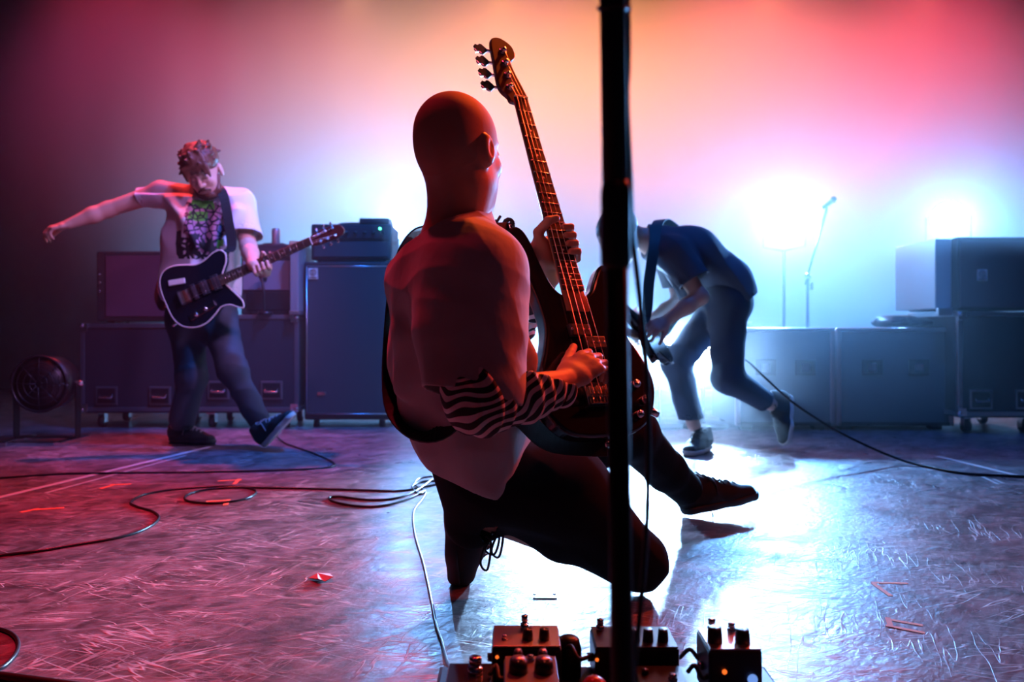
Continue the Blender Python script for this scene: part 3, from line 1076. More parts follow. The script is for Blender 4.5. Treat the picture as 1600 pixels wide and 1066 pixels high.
# bag
Bg = Blob()
pb = lambda px, dy, dz: V(X(px, Y5), Y5 + dy, zt5 + dz)
Bg.ec(pb(1402, .2, .035), pb(1468, .2, .035), (.14, .032), (.12, .030), (0, 1, 0), .03)
Bg.ec(pb(1410, .15, .060), pb(1440, .22, .062), (.10, .022), (.08, .020), (0, 1, 0), .03)
Bg.cut(V(0, 0, zt5 + .003), (0, 0, -1))
Bg.disp = folds(.004, (1, .3, .5), 60, 5)
o = link('folded_bag', Bg.mesh('folded_bag', .006, (X(1435, Y5), Y5 + .2, zt5)), mat('dark_nylon', (.02, .022, .028), .5), None, (X(1435, Y5), Y5 + .2, zt5))
tag(o, 'dark soft bag lying crumpled on the right road case', 'bag')
# small white-lit plate
c = (X(1176, Y5), Y5 + .2, zt5)
t = tag(MB(c).box((X(1176, Y5), Y5 + .2, zt5 + .036), (.075, .12, .010), .003).box((X(1176, Y5), Y5 + .2, zt5 + .016), (.03, .03, .030)).build('small_tray', M_ALU), 'small bright tray on the road case behind the bent guitarist', 'tray')

# right tall stack: lower case + upper cabinet with a bright side
Y6 = 4.7
xr0, xr1 = X(1497, Y6), X(1640, Y6)
zm = Z(487, Y6)
zr = Z(370, Y6)
flight_case(xr0, xr1, Y6, Y6 + .6, 0, zm - .002, 'tall black case on casters at the right edge, lower of the stack', name='rack_case', dish=.16)
c = ((xr0 + xr1) / 2, Y6 + .3, zm)
t = empty('speaker_cabinet', c, 'upper speaker cabinet of the right edge stack with a bright silver side', 'speaker')
MB(c).box((c[0], Y6 + .3, (zm + zr) / 2 + .004), (xr1 - xr0, .58, zr - zm - .008), .010).build('body', M_TOLEX, t, (0, 0, 0))
MB(c).box((c[0], Y6 + .006, (zm + zr) / 2), (xr1 - xr0 - .03, .012, zr - zm - .05), .004).build('grill', mat('plum_grill_cloth', (.06, .035, .06), .85, bump=.001, bscale=500), t, (0, 0, 0))
badge_on(t, c, X(1534, Y6), Y6 - .004, Z(430, Y6), .06)
m = MB(c)
m.box((xr0 - .050, Y6 + .32, (zm + zr) / 2 + .006), (.10, .5, zr - zm - .02), .006)
m.build('side_panel', mat('silver_side_panel', (.62, .64, .68), .35, .3), t, (0, 0, 0))
m = MB(c)
m.box((xr0 - .05, Y6 + .06, zm + .0), (.09, .03, .05), .003)
m.build('bracket', M_ALU, t, (0, 0, 0))

# microphone stand at the back
Ym = 4.75
t = empty('microphone_stand', at(1262, 510, Ym) * V(1, 1, 0), 'thin upright microphone stand with a boom beside the glaring lamp', 'microphone stand')
oo = at(1262, 510, Ym) * V(1, 1, 0)
Yb = 5.7
oo = at(1262, 510, Yb) * V(1, 1, 0)
t.location = oo
m = MB(oo)
m.cyl((oo[0], oo[1], .02), at(1262, 435, Yb), .012, n=12)
m.build('pole', M_BLACK, t, (0, 0, 0))
MB(oo).tube([at(1259, 445, Yb), at(1262, 430, Yb), at(1278, 375, Yb), at(1292, 326, Yb)], .008, 10).build('boom', M_BLACK, t, (0, 0, 0))
MB(oo).dome(at(1262, 432, Yb), .028, (0, -1, 0), 14, 8, True).box(at(1268, 447, Yb), (.02, .02, .06), .004).build('clutch', M_STEEL, t, (0, 0, 0))
MB(oo).cyl((oo[0], oo[1], .03), (oo[0], oo[1], 0), .15, .155, 28).build('base', M_BLACK, t, (0, 0, 0))
c = at(1292, 322, Yb)
t = empty('microphone', c, 'silver vocal microphone on top of the thin upright stand', 'microphone')
MB(c).tube([at(1284, 326, Yb), at(1298, 316, Yb)], [.010, .017], 14).build('handle', M_BLACK, t, (0, 0, 0))
MB(c).dome(at(1302, 312, Yb), .026, (1, 0, .6), 16, 8, True).build('grille', M_STEEL, t, (0, 0, 0))
MB(c).box(at(1289, 324, Yb), (.03, .03, .02), .004).build('clip', M_BLACK, t, (0, 0, 0))


# ------------------------------------------------------------------ guitars
M_GBODY = mat('black_gloss_lacquer', (0.010, 0.010, 0.016), 0.18, coat=0.6)
M_MAPLE = mat('maple_neck', (0.34, 0.15, 0.07), 0.30, vary=0.2, bscale=30, stretch=(6, 1, 6))
M_ROSE = mat('rosewood_fretboard', (0.035, 0.018, 0.014), 0.45)
M_HEAD = mat('stained_headstock', (0.08, 0.018, 0.016), 0.28, coat=0.4)
M_FRET = mat('fret_wire', (0.75, 0.62, 0.45), 0.25, 1.0)
M_STRING = mat('string_wire', (0.80, 0.62, 0.55), 0.30, 1.0)
M_STRAP = mat('black_strap_webbing', (0.012, 0.012, 0.014), 0.7, bump=.0008, bscale=500)
M_PICK = mat('black_plastic_matt', (0.03, 0.03, 0.034), 0.45)
M_BIND = mat('cream_binding', (0.75, 0.70, 0.62), 0.4)
M_DOT = mat('pearl_dot', (0.55, 0.50, 0.45), 0.4)


def frame(origin, U, Nn):
    """matrix whose y runs up the neck, z out of the front, x to the right when seen from the front"""
    U = nrm(U)
    Nn = nrm(np.asarray(Nn, float) - U * np.dot(U, Nn))
    Xx = np.cross(U, Nn)
    M = Matrix.Identity(4)
    for i in range(3):
        M[i][0], M[i][1], M[i][2], M[i][3] = Xx[i], U[i], Nn[i], origin[i]
    return M


def guitar(name, label, cat, M, sc, outline, nstr, nfret, nut_w, end_w, body_t, head_out, tuners, parts, binding=False, head_z=-0.006):
    """y = 0 at the bridge, y = sc at the nut; body front at z = 0"""
    t = empty(name, None, label, cat, mw=M)
    ol = [p[:2] for p in spline([V(a, b, 0) for a, b in outline], 7, True)]
    o = MB().prism(ol, -body_t, 0, .009 if not binding else .005, 4).build('body', M_GBODY, t, (0, 0, 0))
    if binding:
        P = [V(a, b, -.0035) for a, b in ol]
        MB().tube(P + [P[0]], .0042, 6, False).build('binding', M_BIND, o, (0, 0, 0))
    fz = .010
    fend = sc * 2 ** (-(nfret + .7) / 12)
    w = lambda y: nut_w + (end_w - nut_w) * (sc - y) / (sc - fend)
    # neck: rounded back, in rings
    vs, fs = [], []
    ys = np.linspace(fend - .055, sc, 10)
    for y in ys:
        for k in range(9):
            a = PI * k / 8
            vs.append((w(y) / 2 * math.cos(a), y, fz - .006 - .019 * math.sin(a)))
    for i in range(9):
        for k in range(8):
            fs.append((i * 9 + k, i * 9 + 9 + k, i * 9 + 10 + k, i * 9 + 1 + k))
        fs.append((i * 9 + 8, i * 9 + 17, i * 9 + 9, i * 9))
    fs += [tuple(range(9)), tuple(81 + k for k in range(9))[::-1]]
    MB().add(vs, fs, True).build('neck', M_MAPLE, t, (0, 0, 0))
    y0, y1 = fend, sc
    fb = MB().prism([(-w(y0) / 2, y0), (w(y0) / 2, y0), (w(y1) / 2, y1), (-w(y1) / 2, y1)], fz - .006, fz, .001, 1).build('fretboard', M_ROSE, t, (0, 0, 0))
    for k in range(1, nfret + 1):
        y = sc * 2 ** (-k / 12)
        MB().tube([(-w(y) / 2, y, fz), (w(y) / 2, y, fz)], .0012, 6).build('fret', M_FRET, fb, (0, 0, 0))
    for k in (3, 5, 7, 9, 15, 17, 19):
        y = sc * (2 ** (-k / 12) + 2 ** (-(k - 1) / 12)) / 2
        MB().cyl((0, y, fz - .001), (0, y, fz + .0004), .003, n=12).build('inlay', M_DOT, fb, (0, 0, 0))
    MB().box((0, sc + .002, fz + .0005), (nut_w, .004, .006), .0005).build('nut', M_BIND, t, (0, 0, 0))
    hz = head_z
    ho = [p[:2] for p in spline([V(a, sc + b, 0) for a, b in head_out], 6, True)]
    h = MB().prism(ho, hz - .014, hz, .003, 2).build('headstock', M_HEAD, t, (0, 0, 0))
    bz = fz + .006
    for i in range(nstr):
        f = (i / (nstr - 1) - .5)
        xb, xn = f * end_w * .92, f * nut_w * .80
        ty = tuners[i]
        r = .0012 - .0007 * i / (nstr - 1) if nstr == 4 else .0007 - .00045 * i / (nstr - 1)
        r = max(r, .0005)
        MB().tube([(xb, -.012, bz - .003), (xb, 0, bz), (xn, sc, fz + .0035), (ty[0], sc + ty[1], hz + .008)], r, 6).build('string', M_STRING, t, (0, 0, 0))
        p = MB().cyl((ty[0], sc + ty[1], hz), (ty[0], sc + ty[1], hz + .014), .0055 if nstr == 4 else .004, n=12)
        p.cyl((ty[0], sc + ty[1], hz), (ty[0], sc + ty[1], hz + .002), .011 if nstr == 4 else .007, n=16)
        p = p.build('tuner', M_STEEL, h, (0, 0, 0))
        xe = ty[2]
        s_ = 1 if xe > 0 else -1
        if nstr == 4:
            q = MB()
            yy = sc + ty[1]
            q.tube([(xe - s_ * .012, yy, hz - .010), (xe + s_ * .014, yy, hz - .010)], [.0045, .004], 8)
            key = [(0.012, -.005), (.019, -.012), (.026, -.019), (.034, -.018), (.039, -.012), (.047, -.014), (.053, -.006), (.051, 0), (.053, .006), (.047, .014), (.039, .012), (.034, .018), (.026, .019), (.019, .012), (.012, .005)]
            q.prism([(xe + s_ * a, yy + b) for a, b in key], hz - .013, hz - .007, .002, 2)
            q.build('tuning_key', M_STEEL, h, (0, 0, 0))
        else:
            q = MB()
            yy = sc + ty[1]
            q.tube([(xe - s_ * .004, yy, hz - .008), (xe + s_ * .008, yy, hz - .008)], .0025, 8)
            q.box((xe + s_ * .015, yy, hz - .008), (.014, .012, .007), .003)
            q.build('tuning_key', M_STEEL, h, (0, 0, 0))
    # bridge
    br = MB().box((0, -.010, .002), (end_w + .018, .055, .004), .001).box((0, -.036, .008), (end_w + .018, .004, .014), .001).build('bridge', M_STEEL, t, (0, 0, 0))
    for i in range(nstr):
        x = (i / (nstr - 1) - .5) * end_w * .92
        MB().box((x, -.004, .009), (end_w / nstr * .72, .022, .010), .002).tube([(x, -.015, .009), (x, -.036, .009)], .0018, 6).build('saddle', M_FRET, br, (0, 0, 0))
    for kind, x, y, sx, sy, rot in parts:
        R = [[math.cos(rot), -math.sin(rot), 0], [math.sin(rot), math.cos(rot), 0], [0, 0, 1]]
        if kind == 'pickup':
            pk = MB().box((x, y, .006), (sx, sy, .012), .002, R).build('pickup', M_PICK, t, (0, 0, 0))
            n_ = 4 if nstr == 4 else 6
            for i in range(n_):
                a = (i / (n_ - 1) - .5) * sx * .8
                MB().cyl((x + a * math.cos(rot), y + a * math.sin(rot), .010), (x + a * math.cos(rot), y + a * math.sin(rot), .0135), .0028, n=8).build('pole_piece', M_STEEL, pk, (0, 0, 0))
        elif kind == 'knob':
            MB().cyl((x, y, 0), (x, y, .016), sx, sx * .85, 18).build('knob', M_STEEL, t, (0, 0, 0))
        elif kind == 'plate':
            MB().box((x, y, .0015), (sx, sy, .003), .001, R).build('control_plate', M_STEEL if nstr == 6 else M_PICK, t, (0, 0, 0))
        elif kind == 'bar':
            MB().box((x, y, .004), (sx, sy, .008), .002, R).build('armrest', M_BIND, t, (0, 0, 0))
        elif kind == 'button':
            MB().cyl((x, y, -body_t / 2), (x + sx, y + sy, -body_t / 2), .006, .009, 12).build('strap_button', M_STEEL, t, (0, 0, 0))
        elif kind == 'jack':
            MB().cyl((x, y, -body_t / 2), (x + sx, y + sy, -body_t / 2), .010, .008, 12).build('jack_plug', M_STEEL, t, (0, 0, 0))
    return t


def W3(M, x, y, z=0):
    return np.array(M @ Vector((x, y, z)))


# the bass of the kneeling man
nutP = at(812, 156, 2.10)
brgP = at(936, 610, 1.76)
SC = float(np.linalg.norm(nutP - brgP))
U_ = nrm(nutP - brgP)
MBASS = frame(brgP, U_, (.50, -.86, 0))
bass_out = [(0, -.110), (.07, -.105), (.125, -.075), (.162, -.020), (.172, .035), (.155, .095), (.130, .150), (.118, .195), (.124, .245), (.140, .290), (.143, .325),
            (.128, .345), (.105, .335), (.080, .300), (.055, .262), (.020, .245), (-.030, .252), (-.055, .285), (-.070, .340), (-.080, .390), (-.094, .425),
            (-.114, .437), (-.134, .420), (-.138, .380), (-.128, .330), (-.112, .275), (-.102, .215), (-.102, .160), (-.120, .105), (-.145, .050), (-.158, -.010), (-.148, -.060), (-.110, -.098), (-.060, -.110)]
bass_head = [(-.021, -.004), (.021, -.004), (.030, .020), (.034, .030), (.022, .075), (.012, .120), (.010, .145), (.024, .160), (.033, .180), (.026, .212), (-.004, .232), (-.032, .225), (-.042, .200), (-.046, .150), (-.052, .060), (-.046, .030), (-.030, .012)]
tn = [(-.018, .045, -.050), (-.014, .090, -.048), (-.011, .135, -.046), (-.008, .180, -.043)]
bass = guitar('bass_guitar', 'black bass guitar with a dark red headstock held upright by the kneeling man', 'bass guitar', MBASS, SC, bass_out, 4, 20, .042, .064, .042, bass_head, tn,
              [('pickup', -.014, .150, .060, .030, 0), ('pickup', .020, .118, .060, .030, 0), ('pickup', 0, .050, .092, .024, 0),
               ('knob', .105, .010, .011, 0, 0), ('knob', .118, -.030, .011, 0, 0), ('knob', .090, -.065, .010, 0, 0),
               ('button', -.114, .438, -.006, .016, 0), ('button', 0, -.111, 0, -.018, 0), ('jack', .150, -.045, .020, -.014, 0)])
# its strap: behind the player's back from the upper horn to the tail
hornP = W3(MBASS, -.120, .452, -.022)
tailP = W3(MBASS, 0, -.125, -.022)
sp = spline([hornP, at(795, 362, 1.90), at(768, 364, 1.83), at(720, 350, 1.78), at(668, 352, 1.80), at(636, 385, 1.84), at(619, 440, 1.86), at(611, 520, 1.86), at(609, 590, 1.84), at(618, 645, 1.78),
             at(650, 678, 1.70), at(690, 672, 1.66), at(728, 640, 1.66), at(770, 628, 1.68), at(812, 650, 1.70), at(850, 684, 1.72), at(890, 694, 1.74), tailP], 5)
wv = []
for i, p in enumerate(sp):
    f = i / (len(sp) - 1)
    if f < .22:
        wv.append(V(.2, .3, 1))
    elif f < .62:
        wv.append(V(.55, 1, .1))
    else:
        wv.append(V(.2, .5, 1))
for _ in range(6):
    wv = [wv[0]] + [(wv[i - 1] + wv[i] * 2 + wv[i + 1]) / 4 for i in range(1, len(wv) - 1)] + [wv[-1]]
Mi = np.array(MBASS.inverted())
loc_ = lambda p: Mi[:3, :3] @ p + Mi[:3, 3]
MB().ribbon([loc_(p) for p in sp], [Mi[:3, :3] @ w for w in wv], .052, .004).build('strap', M_STRAP, bass, (0, 0, 0))
m = MB()
for dx, dz, ln in ((-.010, 0, .05), (.0, .01, .06), (.012, -.01, .045), (.02, .0, .055)):
    a = hornP + V(dx, 0, dz)
    m.tube([loc_(a + V(-.02, 0, .012)), loc_(a + V(-.03, -.005, -.005)), loc_(a + V(-.045, -.005, -ln))], .0035, 6)
m.tube([loc_(hornP + V(.012 * math.cos(a), .0, .014 * math.sin(a))) for a in np.linspace(0, 6.3, 12)], .005, 6)
m.build('strap_lace', M_STRAP, bass, (0, 0, 0))

# the guitar of the left guitarist
nut2 = at(486, 377, 3.93)
brg2 = at(292, 462, 3.93)
SC2 = float(np.linalg.norm(nut2 - brg2))
MG2 = frame(brg2, nrm(nut2 - brg2), (.05, -1, .10))
g_out = [(0, -.115), (.075, -.110), (.135, -.080), (.168, -.020), (.170, .040), (.148, .095), (.125, .140), (.132, .185), (.165, .225), (.172, .245), (.140, .252), (.095, .235), (.050, .215), (.022, .205),
         (-.022, .205), (-.050, .225), (-.080, .250), (-.120, .262), (-.148, .245), (-.150, .205), (-.132, .150), (-.130, .100), (-.150, .050), (-.170, -.010), (-.165, -.065), (-.125, -.102), (-.060, -.115)]
g_head = [(-.020, -.003), (.020, -.003), (.030, .022), (.034, .060), (.036, .130), (.030, .165), (.012, .178), (-.016, .170), (-.030, .140), (-.036, .080), (-.034, .030)]
t3 = [(-.020, .045, -.036), (-.022, .085, -.038), (-.020, .125, -.034), (.020, .125, .038), (.022, .085, .038), (.020, .045, .036)]
g2 = guitar('electric_guitar', 'black electric guitar with cream edging across the white shirt guitarist', 'guitar', MG2, SC2, g_out, 6, 22, .043, .056, .042, g_head, t3,
            [('pickup', 0, .165, .080, .040, 0), ('pickup', 0, .100, .075, .036, 0), ('pickup', 0, .045, .080, .022, 0), ('plate', .105, .045, .030, .150, .12),
             ('knob', .112, .010, .010, 0, 0), ('knob', .104, .065, .010, 0, 0), ('bar', -.085, -.020, .028, .085, -.25),
             ('button', 0, -.116, 0, -.016, 0), ('jack', .100, -.108, .012, -.025, 0)], binding=True)
Mi2 = np.array(MG2.inverted())
loc2 = lambda p: Mi2[:3, :3] @ p + Mi2[:3, 3]
hp = W3(MG2, -.135, .262, -.021)
sp = spline([hp, at(362, 385, 3.99), at(356, 340, 4.02), at(349, 305, 4.08), at(340, 292, 4.20), at(330, 292, 4.32), at(300, 330, 4.42), at(262, 400, 4.38), at(244, 450, 4.25), at(250, 475, 4.10), W3(MG2, 0, -.130, -.02)], 5)
wv = [V(1, 0, .1)] * 26 + [V(.3, 0, 1)] * (len(sp) - 26)
for _ in range(8):
    wv = [wv[0]] + [(wv[i - 1] + wv[i] * 2 + wv[i + 1]) / 4 for i in range(1, len(wv) - 1)] + [wv[-1]]
MB().ribbon([loc2(p) for p in sp], [Mi2[:3, :3] @ w for w in wv], .050, .004).build('strap', M_STRAP, g2, (0, 0, 0))

# the guitar under the bent guitarist, neck towards the lens
nut3 = at(930, 505, 3.20)
brg3 = at(1012, 528, 3.86)
SC3 = .648
U3 = nrm(nut3 - brg3)
MG3 = frame(brg3, U3, (-.80, -.25, -.35))
g3 = guitar('electric_guitar', 'guitar hanging edge-on under the bent guitarist behind the near stand', 'guitar', MG3, SC3, g_out, 6, 22, .043, .056, .042, g_head, t3,
            [('pickup', 0, .140, .080, .036, 0), ('pickup', 0, .050, .080, .036, 0), ('knob', .112, .010, .010, 0, 0), ('knob', .104, .055, .010, 0, 0),
             ('button', 0, -.116, 0, -.016, 0), ('jack', .140, -.070, .020, -.020, 0)])
Mi3 = np.array(MG3.inverted())
loc3 = lambda p: Mi3[:3, :3] @ p + Mi3[:3, 3]
sp = spline([W3(MG3, -.130, .262, -.02), at(1006, 500, 3.72), at(1014, 440, 3.74), at(1022, 385, 3.80), at(1026, 352, 3.92), at(1040, 346, 4.05), at(1070, 380, 4.22), at(1075, 450, 4.22), at(1045, 510, 4.08), W3(MG3, 0, -.13, -.02)], 5)
wv = [V(1, .2, .1)] * len(sp)
MB().ribbon([loc3(p) for p in sp], [Mi3[:3, :3] @ w for w in wv], .055, .004).build('strap', mat('teal_strap_webbing', (.02, .09, .12), .6), g3, (0, 0, 0))


# ------------------------------------------------------------------ people
def skin_mat(name, col):
    m = mat(name, col, 0.48, bump=0.0006, bscale=120, spec=0.5)
    m.node_tree.nodes['Principled BSDF'].inputs['Subsurface Weight'].default_value = 0.0
    return m


M_SKIN = skin_mat('skin', (0.50, 0.27, 0.19))
M_SKIN2 = skin_mat('fair_skin', (0.62, 0.38, 0.30))
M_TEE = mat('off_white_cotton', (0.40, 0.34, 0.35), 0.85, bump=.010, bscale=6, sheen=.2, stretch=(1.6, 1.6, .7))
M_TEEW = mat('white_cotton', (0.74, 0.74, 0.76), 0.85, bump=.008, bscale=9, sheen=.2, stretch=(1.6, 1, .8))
M_PANT = mat('black_denim', (0.008, 0.009, 0.013), 0.9, bump=.006, bscale=9, spec=.15)
M_PANT2 = mat('dark_denim', (0.035, 0.045, 0.065), 0.75, bump=.0015, bscale=26)
M_SHOE = mat('dark_canvas', (0.016, 0.016, 0.020), 0.75, bump=.0006, bscale=200)
M_SOLE = mat('pale_rubber_sole', (0.60, 0.55, 0.52), 0.6)
M_SOLED = mat('dark_rubber_sole', (0.03, 0.03, 0.035), 0.6)
M_LACE = mat('black_lace', (0.02, 0.02, 0.025), 0.7)
M_LACEP = mat('pale_lace', (0.35, 0.33, 0.36), 0.7)
M_HAIR = mat('brown_hair', (0.12, 0.040, 0.022), 0.5, bump=.004, bscale=60, stretch=(1, 1, .4))
M_STUBBLE = mat('cropped_hair', (0.42, 0.22, 0.155), 0.75, bump=.0006, bscale=500)


def stripe_mat():
    m = bpy.data.materials.new('striped_jersey')
    N, L = nodes_of(m)
    b = N['Principled BSDF']
    b.inputs['Roughness'].default_value = .85
    a = N.new('ShaderNodeAttribute')
    a.attribute_name = 'along'
    q = N.new('ShaderNodeMath')
    q.operation = 'FRACT'
    L.new(a.outputs['Fac'], q.inputs[0])
    g = N.new('ShaderNodeMath')
    g.operation = 'GREATER_THAN'
    g.inputs[1].default_value = .55
    L.new(q.outputs[0], g.inputs[0])
    mx = N.new('ShaderNodeMix')
    mx.data_type = 'RGBA'
    mx.inputs[6].default_value = (0.008, 0.008, 0.012, 1)
    mx.inputs[7].default_value = (0.62, 0.50, 0.52, 1)
    L.new(g.outputs[0], mx.inputs[0])
    L.new(mx.outputs[2], b.inputs['Base Color'])
    return m


M_STRIPE = stripe_mat()

# ---- the kneeling bassist -------------------------------------------------
O1 = fl(870, 905) * V(1, 1, 0)
headC = at(718, 237, 1.70)
fdir = V(math.cos(math.radians(53)), math.sin(math.radians(53)), -.06)
neckb = at(712, 368, 1.72)
shR, shL = at(742, 428, 1.585), at(672, 425, 1.90)
elR, wrR = at(742, 630, 1.47), at(882, 597, 1.635)
elL, wrL = at(803, 512, 2.10), at(856, 432, 1.955)
pel = at(752, 705, 1.91)
B = Blob()
head(B, headC, fdir, (-.08, 0, 1), 1.04)
B.rc(at(722, 290, 1.70), neckb, .062, .070, .03)
B.rc(headC - .030 * 1.04 * nrm(fdir) + V(0, 0, -.02), at(717, 318, 1.702), .0610, .0535, .04)
B.ec(at(742, 310, 1.74), at(735, 370, 1.76), (.035, .03), (.04, .03), (1, 0, 0), .03)
sa = nrm(shR - shL)
B.ec(at(712, 395, 1.73), at(712, 470, 1.75), (.120, .070), (.160, .105), sa, .05)
B.ec(at(712, 470, 1.75), at(725, 590, 1.80), (.155, .105), (.130, .095), sa, .05)
B.ec(at(725, 590, 1.80), pel, (.130, .095), (.155, .115), sa, .05)
B.rc(shR, shL, .062, .062, .05)
for a, b, c in ((shR, elR, wrR), (shL, elL, wrL)):
    B.rc(a, b, .052, .040, .03)
    B.rc(b, b * .6 + c * .4, .040, .040, .02)
    B.rc(b * .6 + c * .4, c, .040, .026, .02)
hipR, hipL = V(-.03, 1.85, .29), V(-.09, 2.00, .30)
knR, anR = at(997, 876, 1.90), V(-.06, 1.885, .195)
knL, anL = at(984, 676, 2.30), at(1076, 764, 2.63)
for h_, k_, a_ in ((hipR, knR, anR), (hipL, knL, anL)):
    B.rc(h_, k_, .082, .055, .04)
    B.rc(k_, k_ * .6 + a_ * .4, .052, .050, .02)
    B.rc(k_ * .6 + a_ * .4, a_, .050, .036, .02)
# right hand over the strings
hd = nrm(at(930, 560, 1.69) - wrR)
hand(B, wrR, hd, (.40, .80, -.45), 1, [(.45, .9, .6), (.55, .95, .6), (.60, .95, .6), (.6, .9, .6)], 1.02, thumb=(.55, .95, .10), tcurl=.1)
# left hand round the neck of the bass
gp = W3(MBASS, -.030, SC * .475, -.004)
axU, axN = U_, nrm(np.array(MBASS.to_3x3() @ Vector((0, 0, 1))))
axX = nrm(np.array(MBASS.to_3x3() @ Vector((1, 0, 0))))
palmc = W3(MBASS, -.004, SC * .455, -.032)
B.el(palmc - axX * .022, (.045, .026, .020), (axU, axX, axN), .015)
B.rc(wrL, palmc - axX * .040 - axN * .005, .028, .026, .02)
for i in range(4):
    yy = SC * .455 + .036 - i * .024
    p0 = W3(MBASS, -.004, yy, -.032)
    hw = .030
    a = W3(MBASS, hw + .004, yy + .002, -.030)
    b = W3(MBASS, hw + .017, yy + .004, -.004)
    c = W3(MBASS, hw + .002, yy + .006, .024)
    d_ = W3(MBASS, hw - .018, yy + .006, .022)
    B.rc(p0, a, .011, .0100, .008)
    B.rc(a, b, .0100, .0098, .003)
    B.rc(b, c, .0098, .0090, .003)
    B.rc(c, d_, .0090, .0080, .003)
th0 = palmc - axX * .030 + axU * .012
B.rc(th0, W3(MBASS, -.046, SC * .455 + .040, -.010), .015, .013, .012)
B.rc(W3(MBASS, -.046, SC * .455 + .040, -.010), W3(MBASS, -.028, SC * .455 + .058, .018), .013, .0115, .004)
B.rc(W3(MBASS, -.028, SC * .455 + .058, .018), W3(MBASS, -.008, SC * .455 + .062, .026), .0115, .0095, .004)
man = link('person', B.mesh('person', .0032, O1), M_SKIN, None, O1)
tag(man, 'kneeling man seen from behind with cropped head, pale T-shirt, playing the upright bass', 'person')

# cropped hair: a thin cap following the skull
Hh = Blob()
f_ = nrm(fdir)
u_ = nrm(V(-.08, 0, 1) - f_ * np.dot(f_, V(-.08, 0, 1)))
r_ = np.cross(f_, u_)
ph = lambda a, b, c: headC + 1.04 * (a * f_ + b * r_ + c * u_)
Hh.el(ph(-.012, 0, .028), [x * 1.04 + .0008 for x in (.100, .078, .094)], (f_, r_, u_), .02)
Hh.rc(ph(-.030, 0, -.02), at(717, 318, 1.702), .0620, .0545, .04)
Hh.cut(ph(.060, 0, .030), f_ * .92 + u_ * -.10 + V(0, 0, -.3))
Hh.cut(ph(-.03, 0, -.070), -u_ + f_ * .50)
o = link('hair', Hh.mesh('hair', .004, O1), M_STUBBLE, man)

# T-shirt
T = Blob()
T.ec(at(706, 392, 1.73), at(706, 440, 1.745), (.130, .085), (.185, .125), sa, .06)
T.ec(at(706, 440, 1.745), at(716, 560, 1.80), (.185, .125), (.170, .148), sa, .06)
T.ec(at(716, 560, 1.80), at(732, 660, 1.84), (.165, .145), (.165, .132), sa, .06)
T.ec(at(732, 660, 1.84), at(738, 730, 1.86), (.165, .132), (.150, .090), sa, .05)
T.ec(at(722, 690, 1.84), at(730, 765, 1.84), (.080, .055), (.045, .036), (1, .3, 0), .06)
T.rc(at(812, 620, 1.86), at(775, 690, 1.85), .045, .060, .05)
T.rc(at(710, 336, 1.722), at(712, 395, 1.73), .080, .10, .04)
T.rc(shL + V(.0, -.02, .0), shR, .080, .082, .09)
T.ec(shR, at(735, 520, 1.555), (.086, .080), (.106, .088), (1, 0, .2), .09)
T.ec(at(735, 520, 1.555), at(742, 612, 1.50), (.104, .086), (.102, .082), (1, 0, .2), .04)
T.rc(shL, at(735, 470, 2.02), .075, .075, .04)
# long folds hanging from the shoulder and around the sleeve
for pts, r in (([(672, 372, 1.70), (648, 430, 1.70), (634, 520, 1.68), (628, 610, 1.70)], .014),
               ([(790, 480, 1.60), (818, 560, 1.66), (826, 640, 1.72)], .014),
               ([(700, 640, 1.66), (735, 690, 1.72), (760, 740, 1.76)], .013),
               ([(640, 640, 1.76), (680, 700, 1.76), (715, 765, 1.80)], .013)):
    q_ = [at(*p) for p in pts]
    for a, b in zip(q_[:-1], q_[1:]):
        T.rc(a, b, r, r, .05)
T.cut(at(711, 356, 1.725), (-.46, .06, 1))
fo1, fo2 = folds(.0045, (.9, .2, .25), 24, 3), folds(.003, (.3, .3, .9), 40, 8)
T.disp = lambda P: fo1(P) + fo2(P)
sh_ax = nrm(elR - shR)
T.hollow(at(744, 622, 1.49), nrm(V(-.22, -.25, -1)), .006, .05, .15)
T.hollow(at(760, 760, 1.85), (-.42, .0, -1), .006, .05, .30)
T.el(at(711, 336, 1.72), (.066, .070, .045), None, .01, 's')
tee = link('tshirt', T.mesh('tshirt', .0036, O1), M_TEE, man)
tee['label'] = 'pale cotton T-shirt hanging loose'
# collar rib
m = MB(O1)
cc = at(711, 358, 1.725)
n_ = nrm(V(-.46, .06, 1))
ca = nrm(np.cross(n_, V(0, 1, 0)))
cb = np.cross(n_, ca)
m.tube([cc + .0815 * (math.cos(a) * ca + math.sin(a) * cb) + n_ * -.004 for a in np.linspace(0, 2 * PI, 41)], .007, 8, False)
m.build('collar', M_TEE, tee, (0, 0, 0))

# striped long sleeves
def sleeve(a, b, c, r0, r1, n_str, seed, name='striped_sleeve', cut=None):
    s = Blob()
    s.rc(a, b, r0, r0 * .95, .03)
    s.rc(b, b * .5 + c * .5, r0 * .98, (r0 + r1) / 2, .03)
    s.rc(b * .5 + c * .5, c, (r0 + r1) / 2, r1, .03)
    ax = nrm(c - b)
    la, lb = np.linalg.norm(b - a), np.linalg.norm(c - b)
    per = lb / n_str
    fw = folds(.004, ax, 55, seed, .3)
    s.disp = lambda P: fw(P) + .0035 * np.sin((P - b) @ ax / per * 2 * PI * .5 + 8 * P[:, 2] * 3)
    s.cut(c, ax)
    s.cut(a, -(b - a))
    s.rc(c - ax * .02, c + ax * .05, r1 - .007, r1 - .007, .003, 's')
    if cut is not None:
        s.cut(*cut)

    def attr(P):
        q = np.linalg.norm((P - (b - ax * .07 + V(0, 0, .16))) * V(1, .8, 1), axis=1)
        w = .006 * np.sin(P @ V(40, 10, 55)) + .004 * np.sin(P @ V(-70, 30, 40) + 1)
        return (q + w) / per + 20
    return link(name, s.mesh(name, .003, O1, attr), M_STRIPE, man)


